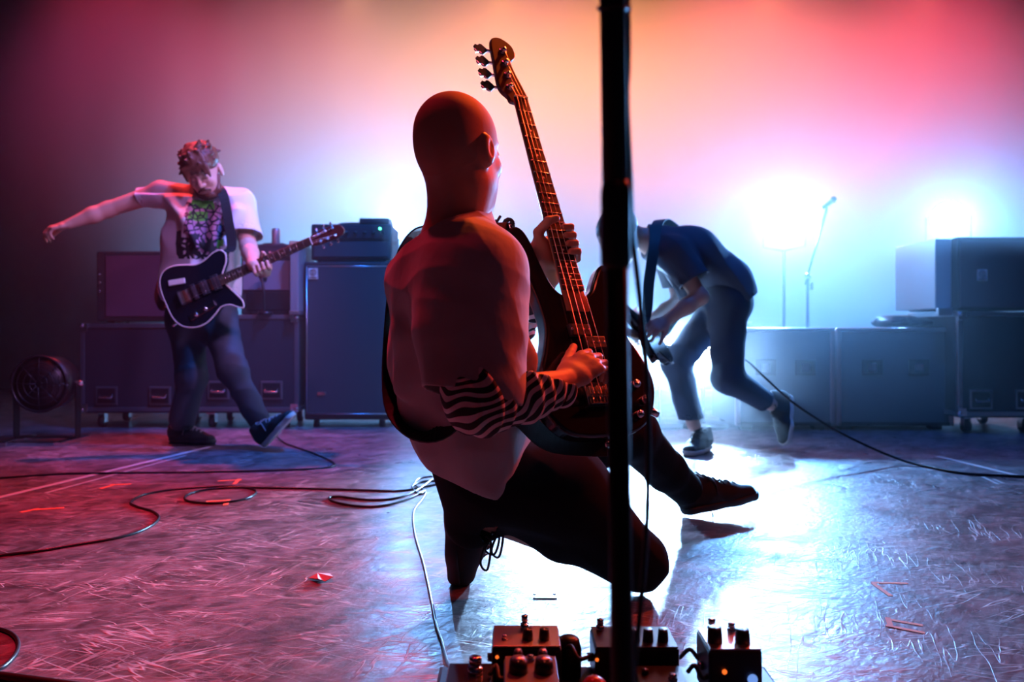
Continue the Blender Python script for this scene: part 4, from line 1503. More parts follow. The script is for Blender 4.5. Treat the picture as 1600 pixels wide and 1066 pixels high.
ax = nrm(wrR - elR)
sleeve(at(744, 590, 1.50), at(748, 626, 1.475), wrR - ax * .012, .064, .050, 12, 4)
axl = nrm(wrL - elL)
sleeve(at(720, 470, 2.00), elL, wrL - axl * .02, .050, .034, 9, 6)

# trousers
Tr = Blob()
Tr.ec(at(745, 670, 1.88), pel - V(0, 0, .01), (.15, .11), (.165, .125), sa, .05)
Tr.rc(hipR, at(880, 770, 1.87), .108, .108, .05)
Tr.rc(at(880, 770, 1.87), knR, .108, .070, .05)
Tr.rc(knR, at(880, 836, 1.89), .068, .060, .03)
Tr.rc(at(880, 836, 1.89), at(800, 800, 1.885), .060, .052, .03)
Tr.rc(hipL, knL, .105, .080, .05)
Tr.rc(knL, at(1040, 735, 2.50), .080, .062, .03)
Tr.rc(at(1040, 735, 2.50), at(1070, 762, 2.61), .062, .058, .03)
Tr.rc(at(748, 720, 1.86), at(738, 815, 1.90), .085, .066, .05)
Tr.disp = folds(.0045, (.6, .2, .8), 32, 11)
Tr.hollow(at(783, 796, 1.885), (-1, 0, .3), .006, .03, .085)
Tr.hollow(at(1078, 770, 2.62), nrm(anL - knL), .006, .03, .12)
tr = link('trousers', Tr.mesh('trousers', .0042, O1), M_PANT, man)

# shoes: right one stands on its toes under him, left one on its heel in front
heelR = at(694, 735, 1.935)
toeR = at(702, 902, 1.975)
shoe(man, heelR, toeR - heelR, (1, -.12, .08), (M_SHOE, M_SOLED, M_LACE), float(np.linalg.norm(toeR - heelR)) * 1.10, 'black shoe standing on its toes', origin=O1, hs=1.35)
heelL = at(1060, 806, 2.66)
heelL[2] = .004
shoe(man, heelL, (1, .22, .165), (-.14, 0, 1), (M_SHOE, M_SOLED, M_LACE), .315, 'black laced shoe resting on its heel', origin=O1)
# dangling lace ends
m = MB(O1)
m.tube(spline([at(1112, 800, 2.66), at(1114, 806, 2.66), at(1111, 822, 2.66)], 4), .003, 6)
for a, w_, h_ in (((758, 838), 9, 52), ((768, 832), 12, 34), ((776, 826), 10, 44)):
    m.tube(spline([at(a[0], a[1], 1.86), at(a[0] + w_, a[1] + h_ * .2, 1.85), at(a[0] + w_ * .4, a[1] + h_, 1.85), at(a[0] - w_ * .8, a[1] + h_ * .8, 1.86), at(a[0] + 2, a[1] + 6, 1.87)], 6), .0028, 6)
m.build('lace_end', M_LACE, man, (0, 0, 0))


# ---- the guitarist on the left ---------------------------------------------
YL = 4.2
O2 = fl(300, 694) * V(1, 1, 0)
HC = at(318, 268, 4.10)
hf = nrm(V(.10, -.80, -.58))
hu = nrm(V(-.22, -.45, .80))
B = Blob()
P2 = head(B, HC, hf, hu, 1.10)
nb = at(318, 308, 4.22)
B.rc(at(318, 285, 4.17), nb, .058, .065, .03)
sR, sL = at(252, 300, 4.22), at(372, 318, 4.22)
eR, wR = at(170, 327, 4.18), at(108, 350, 4.10)
eL, wL = at(388, 385, 4.10), at(396, 414, 3.93)
B.rc(sR, sL, .062, .060, .05)
B.ec(at(316, 330, 4.24), at(314, 400, 4.25), (.165, .10), (.155, .10), (1, 0, 0), .05)
B.ec(at(314, 400, 4.25), at(315, 480, 4.26), (.155, .10), (.16, .11), (1, 0, 0), .05)
for a, b, c in ((sR, eR, wR), (sL, eL, wL)):
    B.rc(a, b, .052, .042, .03)
    B.rc(b, b * .6 + c * .4, .043, .043, .02)
    B.rc(b * .6 + c * .4, c, .043, .027, .02)
hR2, hL2 = at(290, 495, 4.26), at(340, 497, 4.26)
kR2, aR2 = at(300, 590, 4.22), at(276, 662, 4.30)
kL2, aL2 = at(364, 580, 4.10), at(406, 660, 4.16)
for h_, k_, a_ in ((hR2, kR2, aR2), (hL2, kL2, aL2)):
    B.rc(h_, k_, .075, .052, .03)
    B.rc(k_, a_, .050, .036, .03)
hand(B, wR, wR - eR + V(0, 0, .03), (-.2, .2, -1), -1, [(.5, .5, .4), (.6, .6, .5), (.7, .7, .5), (.8, .7, .5)], 1.0, thumb=(.4, .9, .5), tcurl=.4)
# fretting hand on the neck
gy = SC2 * .585
pc = W3(MG2, .010, gy, -.034)
ux, uu, un = [nrm(np.array(MG2.to_3x3() @ Vector(v))) for v in ((1, 0, 0), (0, 1, 0), (0, 0, 1))]
B.el(pc + ux * .012, (.046, .030, .020), (uu, ux, un), .015)
B.rc(wL, pc + ux * .03 - un * .01, .028, .028, .02)
for i in range(4):
    yy = gy + .038 - i * .025
    B.rc(W3(MG2, .020, yy, -.030), W3(MG2, .042, yy, -.010), .0115, .011, .006)
    B.rc(W3(MG2, .042, yy, -.010), W3(MG2, .038, yy + .004, .020), .011, .0105, .004)
    B.rc(W3(MG2, .038, yy + .004, .020), W3(MG2, .012, yy + .008, .024), .0105, .009, .004)
B.rc(W3(MG2, .0, gy + .02, -.030), W3(MG2, -.034, gy + .034, -.012), .014, .013, .008)
B.rc(W3(MG2, -.034, gy + .034, -.012), W3(MG2, -.040, gy + .042, .014), .013, .011, .004)
man2 = link('person', B.mesh('person', .0050, O2), M_SKIN2, None, O2)
tag(man2, 'guitarist in a printed white T-shirt, head bowed, one arm flung out sideways', 'person')
# hair and beard
hf2 = nrm(hf)
hu2 = nrm(hu - hf2 * np.dot(hu, hf2))
hr2 = np.cross(hf2, hu2)
ph2 = lambda a, b, c: HC + 1.10 * (a * hf2 + b * hr2 + c * hu2)
Hh = Blob()
Hh.el(ph2(-.020, 0, .050), (.122, .096, .098), (hf2, hr2, hu2), .03)
r5 = np.random.default_rng(4)
for i in range(46):
    a, b = r5.uniform(-2.6, 2.6), r5.uniform(-.05, 1.2)
    dv = V(math.cos(a) * math.cos(b), math.sin(a) * math.cos(b), math.sin(b))
    p0 = ph2(-.020 + .100 * dv[0], .080 * dv[1], .045 + .085 * dv[2])
    dd = hf2 * dv[0] * .5 + hr2 * dv[1] * .7 + hu2 * dv[2] * .6 + r5.normal(0, .5, 3)
    Hh.rc(p0, p0 + nrm(dd) * r5.uniform(.015, .040), .017, .006, .010)
for i in range(9):
    p0 = ph2(.080, -.055 + .0137 * i, .055)
    Hh.rc(p0, p0 + 1.1 * (hf2 * .025 - hu2 * r5.uniform(.03, .055) + hr2 * r5.uniform(-.015, .015)), .016, .006, .010)
Hh.el(ph2(.085, 0, -.035), (.075, .062, .070), (hf2, hr2, hu2), .02, 's')
link('hair', Hh.mesh('hair', .0045, O2), M_HAIR, man2)
Be = Blob()
Be.el(ph2(.048, 0, -.092), (.060, .060, .034), (hf2, hr2, hu2), .02)
for sd in (-1, 1):
    Be.rc(ph2(.060, .050 * sd, -.080), ph2(.018, .064 * sd, -.030), .016, .012, .02)
    Be.rc(ph2(.104, .006 * sd, -.048), ph2(.092, .028 * sd, -.060), .007, .006, .008)
Be.rc(ph2(.096, -.016, -.064), ph2(.096, .016, -.064), .010, .010, .006, 's')
Be.disp = folds(.003, (.3, .3, .9), 160, 3)
link('beard', Be.mesh('beard', .004, O2), M_HAIR, man2)


def print_mat():
    """white cotton with the green and black shirt print: patches laid out in shirt coordinates (metres, x and z)"""
    m = bpy.data.materials.new('printed_white_cotton')
    N, L = nodes_of(m)
    b = N['Principled BSDF']
    b.inputs['Roughness'].default_value = .85
    tc = N.new('ShaderNodeTexCoord')
    sx = N.new('ShaderNodeSeparateXYZ')
    L.new(tc.outputs['Object'], sx.inputs[0])

    def mt(op, x, y=0.0):
        q = N.new('ShaderNodeMath')
        q.operation = op
        for i, s_ in enumerate((x, y)):
            if isinstance(s_, (int, float)):
                q.inputs[i].default_value = s_
            else:
                L.new(s_, q.inputs[i])
        return q.outputs[0]
    nz = N.new('ShaderNodeTexNoise')
    nz.inputs['Scale'].default_value = 22
    nz.inputs['Detail'].default_value = 3
    L.new(tc.outputs['Object'], nz.inputs['Vector'])
    nv = N.new('ShaderNodeTexVoronoi')
    nv.feature = 'DISTANCE_TO_EDGE'
    nv.inputs['Scale'].default_value = 30
    L.new(tc.outputs['Object'], nv.inputs['Vector'])

    def rect(px0, px1, py0, py1, rough_=.9):
        cx, cz = ((px0 + px1) / 2 - 800) * 4.09 / F - O2[0], EYE + (510 - (py0 + py1) / 2) * 4.09 / F
        hx, hz2 = (px1 - px0) / 2 * 4.09 / F, (py1 - py0) / 2 * 4.09 / F
        dx = mt('DIVIDE', mt('ABSOLUTE', mt('SUBTRACT', sx.outputs[0], cx)), hx)
        dz = mt('DIVIDE', mt('ABSOLUTE', mt('SUBTRACT', sx.outputs[2], cz)), hz2)
        d = mt('MAXIMUM', dx, dz)
        d = mt('ADD', d, mt('MULTIPLY', mt('SUBTRACT', nz.outputs[0], .5), rough_))
        return mt('LESS_THAN', d, 1.0)
    lines = mt('LESS_THAN', nv.outputs['Distance'], .10)
    front = mt('LESS_THAN', sx.outputs[1], 4.20 - O2[1])
    col = None

    def over(base, mask, c):
        mx = N.new('ShaderNodeMix')
        mx.data_type = 'RGBA'
        L.new(mt('MULTIPLY', mask, front), mx.inputs[0])
        if isinstance(base, tuple):
            mx.inputs[6].default_value = base
        else:
            L.new(base, mx.inputs[6])
        mx.inputs[7].default_value = c
        return mx.outputs[2]
    BK, GR, PK = (.015, .015, .02, 1), (.10, .45, .05, 1), (.40, .20, .30, 1)
    fig = rect(292, 342, 318, 398)
    c = over((.74, .74, .76, 1), fig, PK)
    c = over(c, rect(298, 322, 330, 345), GR)
    c = over(c, rect(300, 330, 312, 326), GR)
    c = over(c, mt('MULTIPLY', fig, lines), BK)
    c = over(c, mt('MULTIPLY', rect(275, 348, 372, 405, .5), mt('LESS_THAN', nv.outputs['Distance'], .22)), BK)
    c = over(c, rect(274, 286, 360, 398, .3), BK)
    c = over(c, rect(300, 312, 366, 396, .8), BK)
    c = over(c, rect(336, 354, 374, 386, .5), GR)
    L.new(c, b.inputs['Base Color'])
    return m


T = Blob()
T.ec(at(318, 318, 4.22), at(314, 380, 4.24), (.185, .115), (.205, .140), (1, 0, 0), .06)
T.ec(at(314, 380, 4.24), at(313, 440, 4.25), (.205, .140), (.215, .145), (1, 0, 0), .06)
T.ec(at(313, 440, 4.25), at(318, 485, 4.26), (.215, .145), (.205, .140), (1, 0, 0), .05)
T.rc(sR, sL, .082, .082, .05)
T.rc(sR, at(212, 306, 4.20), .080, .066, .04)
T.rc(sL, at(388, 372, 4.12), .085, .078, .04)
T.rc(at(318, 298, 4.21), at(318, 320, 4.22), .080, .09, .04)
T.cut(at(318, 299, 4.18), (0, -.55, 1))
T.hollow(at(214, 306, 4.20), nrm(eR - sR), .006, .04, .085)
T.hollow(at(389, 368, 4.125), nrm(V(.05, -.4, -1)), .006, .04, .12)
T.hollow(at(316, 470, 4.25), (.12, 0, -1), .006, .05, .32)
T.el(at(318, 292, 4.18), (.062, .075, .05), None, .01, 's')
for pts, r in (([(262, 310, 4.12), (290, 345, 4.06), (310, 390, 4.05)], .012), ([(370, 330, 4.1), (350, 380, 4.06), (330, 430, 4.05)], .012), ([(300, 320, 4.1), (285, 380, 4.08)], .010)):
    q_ = [at(*p) for p in pts]
    for a, b in zip(q_[:-1], q_[1:]):
        T.rc(a, b, r, r, .05)
T.disp = folds(.006, (.8, .2, .5), 24, 21)
link('tshirt', T.mesh('tshirt', .0048, O2), print_mat(), man2)
Tr = Blob()
Tr.ec(at(315, 470, 4.26), at(315, 500, 4.26), (.175, .12), (.180, .125), (1, 0, 0), .05)
Tr.rc(hR2, kR2, .100, .075, .05)
Tr.rc(kR2, at(285, 655, 4.28), .075, .068, .04)
Tr.rc(hL2, kL2, .100, .072, .05)
Tr.rc(kL2, at(404, 656, 4.15), .070, .058, .04)
Tr.disp = folds(.009, (.3, .3, .9), 26, 17)
Tr.hollow(at(284, 672, 4.29), (0, 0, -1), .006, .03, .12)
Tr.hollow(at(407, 664, 4.16), nrm(aL2 - kL2), .006, .03, .12)
link('trousers', Tr.mesh('trousers', .0052, O2), M_PANT2, man2)
h0 = fl(266, 694)
h0[2] = 0
h0 = at(264, 690, 4.36)
h0[2] = .002
shoe(man2, h0, (1, -.28, 0), (0, 0, 1), (M_SHOE, M_SOLED, M_LACEP), .31, 'dark shoe flat on the floor', origin=O2)
h0 = fl(414, 702)
h0[2] = .004
shoe(man2, h0, (.62, -.35, .62), (-.72, .0, .70), (M_SHOE, M_SOLE, M_LACEP), .30, 'dark shoe with a pale sole, toes lifted', origin=O2)


# ---- the bent guitarist on the right ---------------------------------------
O3 = fl(1085, 706) * V(1, 1, 0)
YR = 4.0
HC = at(968, 372, 3.95)
hf = nrm(V(-.75, -.10, -.72))
hu = nrm(V(-.60, 0, .70))
B = Blob()
head(B, HC, hf, hu, 1.08)
nb = at(1018, 378, 4.0)
B.rc(at(985, 368, 3.97), nb, .056, .062, .03)
sN, sF = at(1050, 396, 3.84), at(1044, 398, 4.18)
B.ec(at(1030, 382, 4.02), at(1080, 398, 4.03), (.16, .085), (.165, .105), (0, 1, 0), .05)
B.ec(at(1080, 398, 4.03), at(1128, 440, 4.05), (.160, .105), (.150, .100), (0, 1, 0), .05)
B.rc(sN, sF, .060, .060, .05)
eN, wN = at(1094, 464, 3.78), at(1040, 502, 3.74)
eF, wF = at(1062, 470, 4.22), at(1008, 508, 4.05)
for a, b, c in ((sN, eN, wN), (sF, eF, wF)):
    B.rc(a, b, .050, .040, .03)
    B.rc(b, b * .6 + c * .4, .041, .040, .02)
    B.rc(b * .6 + c * .4, c, .040, .027, .02)
hand(B, wN, at(1012, 516, 3.66) - wN, (-.1, .6, -.6), 1, [(.5, .8, .5)] * 4, 1.0, thumb=(.6, .8, .3))
hand(B, wF, at(988, 528, 4.0) - wF, (.1, -.9, -.2), -1, [(.5, .7, .5)] * 4, 1.0, thumb=(.6, .8, .3))
hpN, hpF = at(1136, 466, 3.98), at(1140, 466, 4.16)
kF, aF = at(1057, 566, 4.14), at(1084, 664, 4.06)
kN, aN = at(1136, 590, 3.96), at(1205, 632, 4.04)
for h_, k_, a_ in ((hpF, kF, aF), (hpN, kN, aN)):
    B.rc(h_, k_, .078, .055, .04)
    B.rc(k_, a_, .050, .036, .03)
man3 = link('person', B.mesh('person', .0055, O3), M_SKIN2, None, O3)
tag(man3, 'guitarist in dark clothes bent double beside the glaring lamps, one foot kicked back', 'person')
Hh = Blob()
hf2 = nrm(hf)
hu2 = nrm(hu - hf2 * np.dot(hu, hf2))
hr2 = np.cross(hf2, hu2)
ph3 = lambda a, b, c: HC + 1.08 * (a * hf2 + b * hr2 + c * hu2)
Hh.el(ph3(-.022, 0, .040), (.112, .090, .102), (hf2, hr2, hu2), .03)
Hh.el(ph3(.085, 0, -.040), (.075, .062, .075), (hf2, hr2, hu2), .02, 's')
Hh.disp = folds(.004, (.6, .3, .4), 90, 5)
link('hair', Hh.mesh('hair', .005, O3), M_HAIR, man3)
M_TEE3 = mat('slate_cotton', (.08, .11, .16), .85, bump=.0012, bscale=24)
T = Blob()
T.ec(at(1030, 384, 4.02), at(1080, 396, 4.03), (.185, .100), (.195, .130), (0, 1, 0), .06)
T.ec(at(1080, 396, 4.03), at(1132, 440, 4.06), (.195, .130), (.185, .125), (0, 1, 0), .06)
T.ec(at(1132, 440, 4.06), at(1144, 462, 4.06), (.185, .120), (.185, .120), (0, 1, 0), .05)
T.rc(sN, sF, .080, .080, .05)
T.rc(sN, at(1086, 440, 3.80), .082, .080, .04)
T.rc(sF, at(1056, 446, 4.20), .080, .078, .04)
T.rc(at(1012, 372, 4.0), at(1030, 380, 4.0), .075, .085, .03)
T.rc(at(1062, 430, 4.05), at(1072, 470, 4.05), .06, .03, .05)
T.cut(at(1010, 374, 4.0), (-1, 0, .10))
T.hollow(at(1086, 438, 3.80), nrm(eN - sN), .006, .04, .11)
T.hollow(at(1054, 446, 4.20), nrm(eF - sF), .006, .04, .11)
T.hollow(at(1150, 474, 4.06), nrm(V(.6, 0, -1)), .006, .04, .28)
T.el(at(1004, 370, 4.0), (.05, .065, .062), None, .01, 's')
T.disp = folds(.006, (.9, .2, .5), 26, 31)
link('tshirt', T.mesh('tshirt', .0052, O3), M_TEE3, man3)
M_PANT3 = mat('blue_denim', (.03, .05, .09), .75, bump=.0015, bscale=26)
Tr = Blob()
Tr.ec(at(1120, 448, 4.06), at(1138, 474, 4.07), (.17, .11), (.180, .115), (0, 1, 0), .05)
Tr.rc(hpF, kF, .104, .076, .05)
Tr.rc(kF, at(1080, 655, 4.07), .076, .066, .04)
Tr.rc(hpN, kN, .108, .078, .05)
Tr.rc(kN, at(1196, 627, 4.03), .072, .060, .04)
Tr.disp = folds(.008, (.3, .3, .9), 26, 37)
Tr.hollow(at(1079, 655, 4.07), (.1, 0, -1), .006, .03, .12)
Tr.hollow(at(1197, 628, 4.03), nrm(aN - kN), .006, .03, .12)
link('trousers', Tr.mesh('trousers', .0056, O3), M_PANT3, man3)
h0 = fl(1106, 702)
h0[2] = .003
shoe(man3, h0, (-.50, -.72, 0), (0, 0, 1), (M_SHOE, M_SOLE, M_LACE), .30, 'dark low shoe flat on the floor', origin=O3)
hk = at(1222, 612, 4.10)
tk = at(1218, 702, 4.02)
shoe(man3, hk + V(.045, 0, -.01), (tk - hk) + V(-.02, -.04, 0), (-1, -.35, -.12), (M_SHOE, M_SOLE, M_LACE), .30, 'dark shoe kicked back, toes down', origin=O3)


# ------------------------------------------------------------------ near microphone stand
M_MATT = mat('matt_black_tube', (.006, .006, .008), .55, spec=.25)
pt, pbm = at(957, 0, .70), at(972, 1066, .70)
sl = (pbm - pt) / (pt[2] - pbm[2])
bot = pt + sl * pt[2]
top = pt - sl * .30
t = empty('microphone_stand', (bot[0], bot[1], 0), 'black microphone stand standing blurred right in front of the lens', 'microphone stand')
org = (bot[0], bot[1], 0)
zc = at(962, 335, .70)
MB(org).cyl(bot + V(0, 0, .03), zc, .0105, n=20).build('pole', M_MATT, t, (0, 0, 0))
MB(org).cyl(zc - V(0, 0, .02), top, .0118, n=20).build('upper_pole', M_MATT, t, (0, 0, 0))
MB(org).tube([zc + V(0, 0, -.05), zc + V(0, 0, -.045), zc + V(0, 0, .02), zc + V(0, 0, .03)], [.012, .0138, .0138, .012], 20).build('clutch', M_RUBBER, t, (0, 0, 0))
MB(org).tube([(bot[0], bot[1], 0), (bot[0], bot[1], .012), (bot[0], bot[1], .022), (bot[0], bot[1], .04)], [.13, .128, .09, .014], 36).build('base', M_BLACK, t, (0, 0, 0))
MB(org).tube([top, top + V(0, .02, .01), top + V(0, .055, .03)], [.012, .014, .016], 16).build('clip', M_BLACK, t, (0, 0, 0))
for z in (.95, 1.10):
    q = pt + sl * (pt[2] - z)
    MB(org).tube([q + V(.0125 * math.cos(a), .0125 * math.sin(a), .004 * math.sin(a)) for a in np.linspace(0, 2 * PI, 14)], .0022, 6).build('cable_tie', M_RUBBER, t, (0, 0, 0))
cp = spline([top + V(.014, .0, 0), at(981, 40, .72), at(979, 150, .73), at(984, 270, .74), at(988, 360, .76), at(1000, 470, .78), at(1011, 600, .80), at(1013, 720, .80), at(1010, 830, .78), at(1000, 960, .75), at(988, 1080, .73),
             V(.115, .74, .10), V(.16, .80, .008), V(.35, .88, .006), V(.8, .9, .006)], 6)
tag(MB((.11, .74, 0)).tube(cp, .0030, 8).build('cable', M_RUBBER, None), 'thin black cable hanging in a slack bow beside the near stand', 'cable')

# ------------------------------------------------------------------ pedalboard and pedals
M_PED = mat('black_enamel', (.015, .015, .02), .30, .3)
M_SIL = mat('brushed_steel_top', (.55, .50, .52), .34, .9)
M_LED = mat('orange_led', (.3, .05, 0), .3, emit=(1.0, .16, .02), estr=1.3)
M_LEDB = mat('blue_led', (0, .05, .3), .3, emit=(.2, .4, 1.0), estr=.8)
bz = .070
org = (.157, 1.15, 0)
t = empty('pedalboard', org, 'dark flat pedalboard under the row of effect pedals', 'pedalboard')
for y in (1.00, 1.09, 1.18, 1.29):
    MB(org).box((.157, y, bz - .012), (.56, .075 if y < 1.2 else .09, .022), .003).build('rail', M_PLY, t, (0, 0, 0))
for x in (-.12, .434):
    MB(org).box((x, 1.15, .034), (.012, .38, .066), .003).build('end_plate', M_PLY, t, (0, 0, 0))
for x in (-.09, .40):
    for y in (.99, 1.31):
        MB(org).cyl((x, y, .012), (x, y, 0), .014, n=14).build('foot', M_RUBBER, t, (0, 0, 0))
        MB(org).box((x, y, .030), (.02, .02, .040)).build('post', M_PLY, t, (0, 0, 0))


def pedal(label, px0, px1, y0, y1, z1, body, topm, knobs, switches, leds, zb=bz, tilt=0.0, jacks=True, name='effects_pedal'):
    ym = y0
    xa, xb = (px0 - 800) * ym / F, (px1 - 800) * ym / F
    c = ((xa + xb) / 2, (y0 + y1) / 2, zb)
    t = empty(name, c, label, 'pedal')
    ca, sa_ = math.cos(tilt), math.sin(tilt)
    R = [[1, 0, 0], [0, ca, -sa_], [0, sa_, ca]]
    MB(c).box((c[0], c[1], (zb + z1) / 2), (xb - xa, y1 - y0, z1 - zb), .004).build('body', body, t, (0, 0, 0))
    MB(c).box((c[0], c[1], z1 + .0015), (xb - xa - .004, y1 - y0 - .004, .003), .001).build('face_plate', topm, t, (0, 0, 0))
    for kx, ky, r, h, cap in knobs:
        x, y = xa + (xb - xa) * kx, y0 + (y1 - y0) * ky
        k = MB(c).tube([(x, y, z1 + .003), (x, y, z1 + h * .6), (x, y, z1 + h), (x, y, z1 + h + .0005)], [r, r * .95, r * .85, r * .5], 20)
        k = k.build('knob', M_BLACK, t, (0, 0, 0))
        if cap:
            MB(c).cyl((x, y, z1 + h), (x, y, z1 + h + .003), r * .66, n=18).build('knob_cap', M_SIL, k, (0, 0, 0))
        MB(c).box((x, y - r * .5, z1 + h + .0015), (.0015, r * .8, .001)).build('pointer', M_WHITE, k, (0, 0, 0))
    for kx, ky, r, h in switches:
        x, y = xa + (xb - xa) * kx, y0 + (y1 - y0) * ky
        k = MB(c).tube([(x, y, z1), (x, y, z1 + h * .45), (x, y, z1 + h * .45), (x, y, z1 + h * .62), (x, y, z1 + h * .62), (x, y, z1 + h), (x, y, z1 + h + .001)],
                       [r * 1.2, r * 1.2, r * .7, r * .7, r, r * .95, r * .5], 18)
        k.build('footswitch', M_STEEL, t, (0, 0, 0))
    for kx, kz, m_, r in leds:
        x = xa + (xb - xa) * kx
        o = MB(c).dome((x, y0 - .002, zb + (z1 - zb) * kz), r, (0, -1, 0), 12, 6)
        o.build('indicator_light', m_, t, (0, 0, 0))
    if jacks:
        for x, s_ in ((xa, -1), (xb, 1)):
            y, z = (y0 + y1) / 2, (zb + z1) / 2
            MB(c).cyl((x, y, z), (x + s_ * .008, y, z), .007, n=12).build('jack', M_STEEL, t, (0, 0, 0))
    return t


pedal('wide silver-topped pedal at the back left of the board, two black knobs', 768, 878, 1.245, 1.335, .138, M_PED, M_SIL,
      [(.52, .32, .009, .020, False), (.76, .32, .009, .020, False)], [(.48, .80, .006, .026), (.18, .3, .004, .010)], [(.08, .8, M_LED, .003)])
pedal('small dark pedal at the left end of the board with a lit corner', 690, 768, 1.115, 1.235, .116, M_PED, mat('dark_gloss_plate', (.10, .11, .14), .15, .8),
      [], [(.62, .70, .010, .028)], [(.9, .5, M_LED, .004)])
pedal('low pedal with two stacked silver knobs in front of the wide silver one', 786, 876, 1.125, 1.225, .132, M_PED, mat('grey_plate', (.22, .18, .22), .35, .6),
      [(.27, .42, .015, .022, True), (.73, .42, .015, .022, True), (.27, .85, .008, .016, True), (.73, .85, .008, .016, True)], [(.5, .80, .005, .012)], [(.02, .3, M_LED, .006), (.98, .3, M_LED, .006), (.5, .5, M_LED, .004)])
pedal('wide black pedal behind the near stand with three knobs', 930, 1062, 1.25, 1.34, .134, M_PED, mat('black_plate', (.05, .05, .06), .3, .4),
      [(.50, .30, .009, .022, False), (.66, .30, .009, .022, False), (.84, .30, .009, .022, False)], [(.12, .80, .006, .022), (.40, .78, .006, .020)], [(.02, .75, M_LED, .003)])
pedal('black pedal in front of the three-knob one, low and plain', 1000, 1080, 1.16, 1.235, .112, M_PED, M_PED, [(.2, .6, .006, .010, False)], [(.7, .3, .006, .012)], [(.85, .9, M_LED, .004)])
pedal('tall pedal at the right end of the board with silver top and two big knobs', 1108, 1192, 1.20, 1.285, .152, mat('dark_plum_enamel', (.03, .02, .035), .35, .3), M_SIL,
      [(.20, .35, .012, .026, False), (.72, .32, .012, .024, False)], [(.28, .88, .006, .022), (.66, .85, .006, .016)], [(.28, .62, M_LED, .004), (.80, .48, M_LEDB, .008)])
# black knob box and the red domed button
c = at(889, 1030, 1.30)
c[2] = bz
tag(MB(c).tube([c, c + V(0, 0, .045), c + V(0, 0, .062), c + V(0, 0, .066)], [.021, .021, .017, .009], 22).build('power_plug', M_BLACK), 'round black plug between the two back row pedals', 'plug')
c = at(929, 1060, 1.16)
c[2] = bz
t = empty('foot_button', c, 'glossy red domed button between the pedals', 'button')
MB(c).cyl(c, c + V(0, 0, .030), .032, .030, 24).build('base', M_PED, t, (0, 0, 0))
MB(c).dome(c + V(0, 0, .030), .0245, (0, 0, 1), 24, 10, False, (1, 1, 1.3)).build('dome', mat('red_gloss', (.45, .04, .03), .25, coat=.5), t, (0, 0, 0))
# patch cables
pc_ = [((878, 1020, 1.29), (892, 1010, 1.27), (905, 1030, 1.25), (930, 1022, 1.29)), ((1062, 1028, 1.30), (1078, 1015, 1.28), (1092, 1030, 1.27), (1108, 1030, 1.25)),
       ((765, 1055, 1.18), (775, 1040, 1.19), (780, 1060, 1.17), (787, 1060, 1.17)), ((1075, 1050, 1.2), (1085, 1040, 1.19), (1098, 1060, 1.2), (1110, 1052, 1.22))]
pl = ['short patch cable between the back row pedals', 'short patch cable running to the tall right pedal', 'short patch cable at the left end pedal', 'short patch cable low beside the tall right pedal']
for q_, l_ in zip(pc_, pl):
    o_ = at(*q_[0])
    tag(MB(o_).tube(spline([at(*p) for p in q_], 5), .0035, 8).build('patch_cable', M_RUBBER), l_, 'cable')

# ------------------------------------------------------------------ cables on the floor
R_ = .0042


def floor_cable(pts, label, r=R_, m_=None, pre=(), post=(), n=7):
    P = [np.asarray(p, float) for p in pre] + [fl(a, b, r) + V(0, 0, 0) for a, b in pts] + [np.asarray(p, float) for p in post]
    P = spline(P, n)
    for p in P:
        p[2] = max(p[2], r)
    return tag(MB((P[0][0], P[0][1], 0)).tube(P, r, 8).build('cable', m_ or M_CABLE), label, 'cable')


M_CABLE = mat('cable_jacket', (.03, .03, .035), .28)
floor_cable([(-40, 875), (0, 868), (60, 861), (120, 851), (190, 839), (232, 824), (248, 809), (238, 799), (215, 792), (204, 785), (222, 774), (262, 766), (310, 762), (352, 760), (388, 763), (400, 769), (385, 779), (340, 786), (298, 784), (289, 776), (312, 767), (360, 762),
             (450, 763), (540, 765), (620, 767), (655, 762), (690, 755)], 'long cable snaking over the left floor with one loop over orange tape')
floor_cable([(-40, 750), (0, 747), (90, 741), (200, 739), (300, 738), (400, 736), (480, 733), (515, 730), (523, 725), (508, 716), (478, 704), (448, 694)], 'cable running across the left floor to the guitarist\'s lifted shoe', post=[at(430, 680, 4.5), at(410, 660, 4.6)], r=.0045)
floor_cable([(700, 752), (664, 752), (644, 760), (655, 772), (664, 766), (640, 778), (600, 790), (560, 791), (525, 785), (514, 778), (530, 776), (575, 781), (620, 778), (655, 764), (676, 748)], 'tangled cable lying in a flat loop left of the kneeling man')
floor_cable([(676, 744), (655, 748), (648, 757), (664, 768), (660, 780), (646, 800), (648, 835), (661, 880), (672, 930), (682, 980), (692, 1012)], 'pale-lit cable running from the tangle down to the pedalboard',
            post=[at(700, 1040, 1.36), at(712, 1052, 1.27)], r=.0036)
floor_cable([(-60, 982), (-10, 982), (14, 988), (27, 1000), (26, 1018), (12, 1036), (-10, 1048), (-60, 1058)], 'pale-lit cable loop entering at the lower left edge')
floor_cable([(-80, 1046), (0, 1056), (60, 1064), (140, 1076), (240, 1100)], 'black cable crossing the lower left corner', r=.008, m_=M_RUBBER)
floor_cable([(1440, 728), (1500, 739), (1560, 743), (1620, 745), (1720, 744)], 'cable rising from the right floor to the bent guitarist', r=.006, m_=M_RUBBER,
            pre=[at(1040, 540, 4.12), at(1090, 545, 4.16), at(1140, 550, 4.14), at(1168, 565, 3.98), at(1195, 590, 3.85), at(1240, 630, 3.76), at(1290, 663, 3.72), at(1340, 690, 3.68), at(1395, 714, 3.68)])

# ------------------------------------------------------------------ tape marks and litter
M_OR = mat('fluorescent_orange_tape', (1.0, .26, .12), .6)
M_WT = mat('white_tape', (.70, .68, .72), .4)


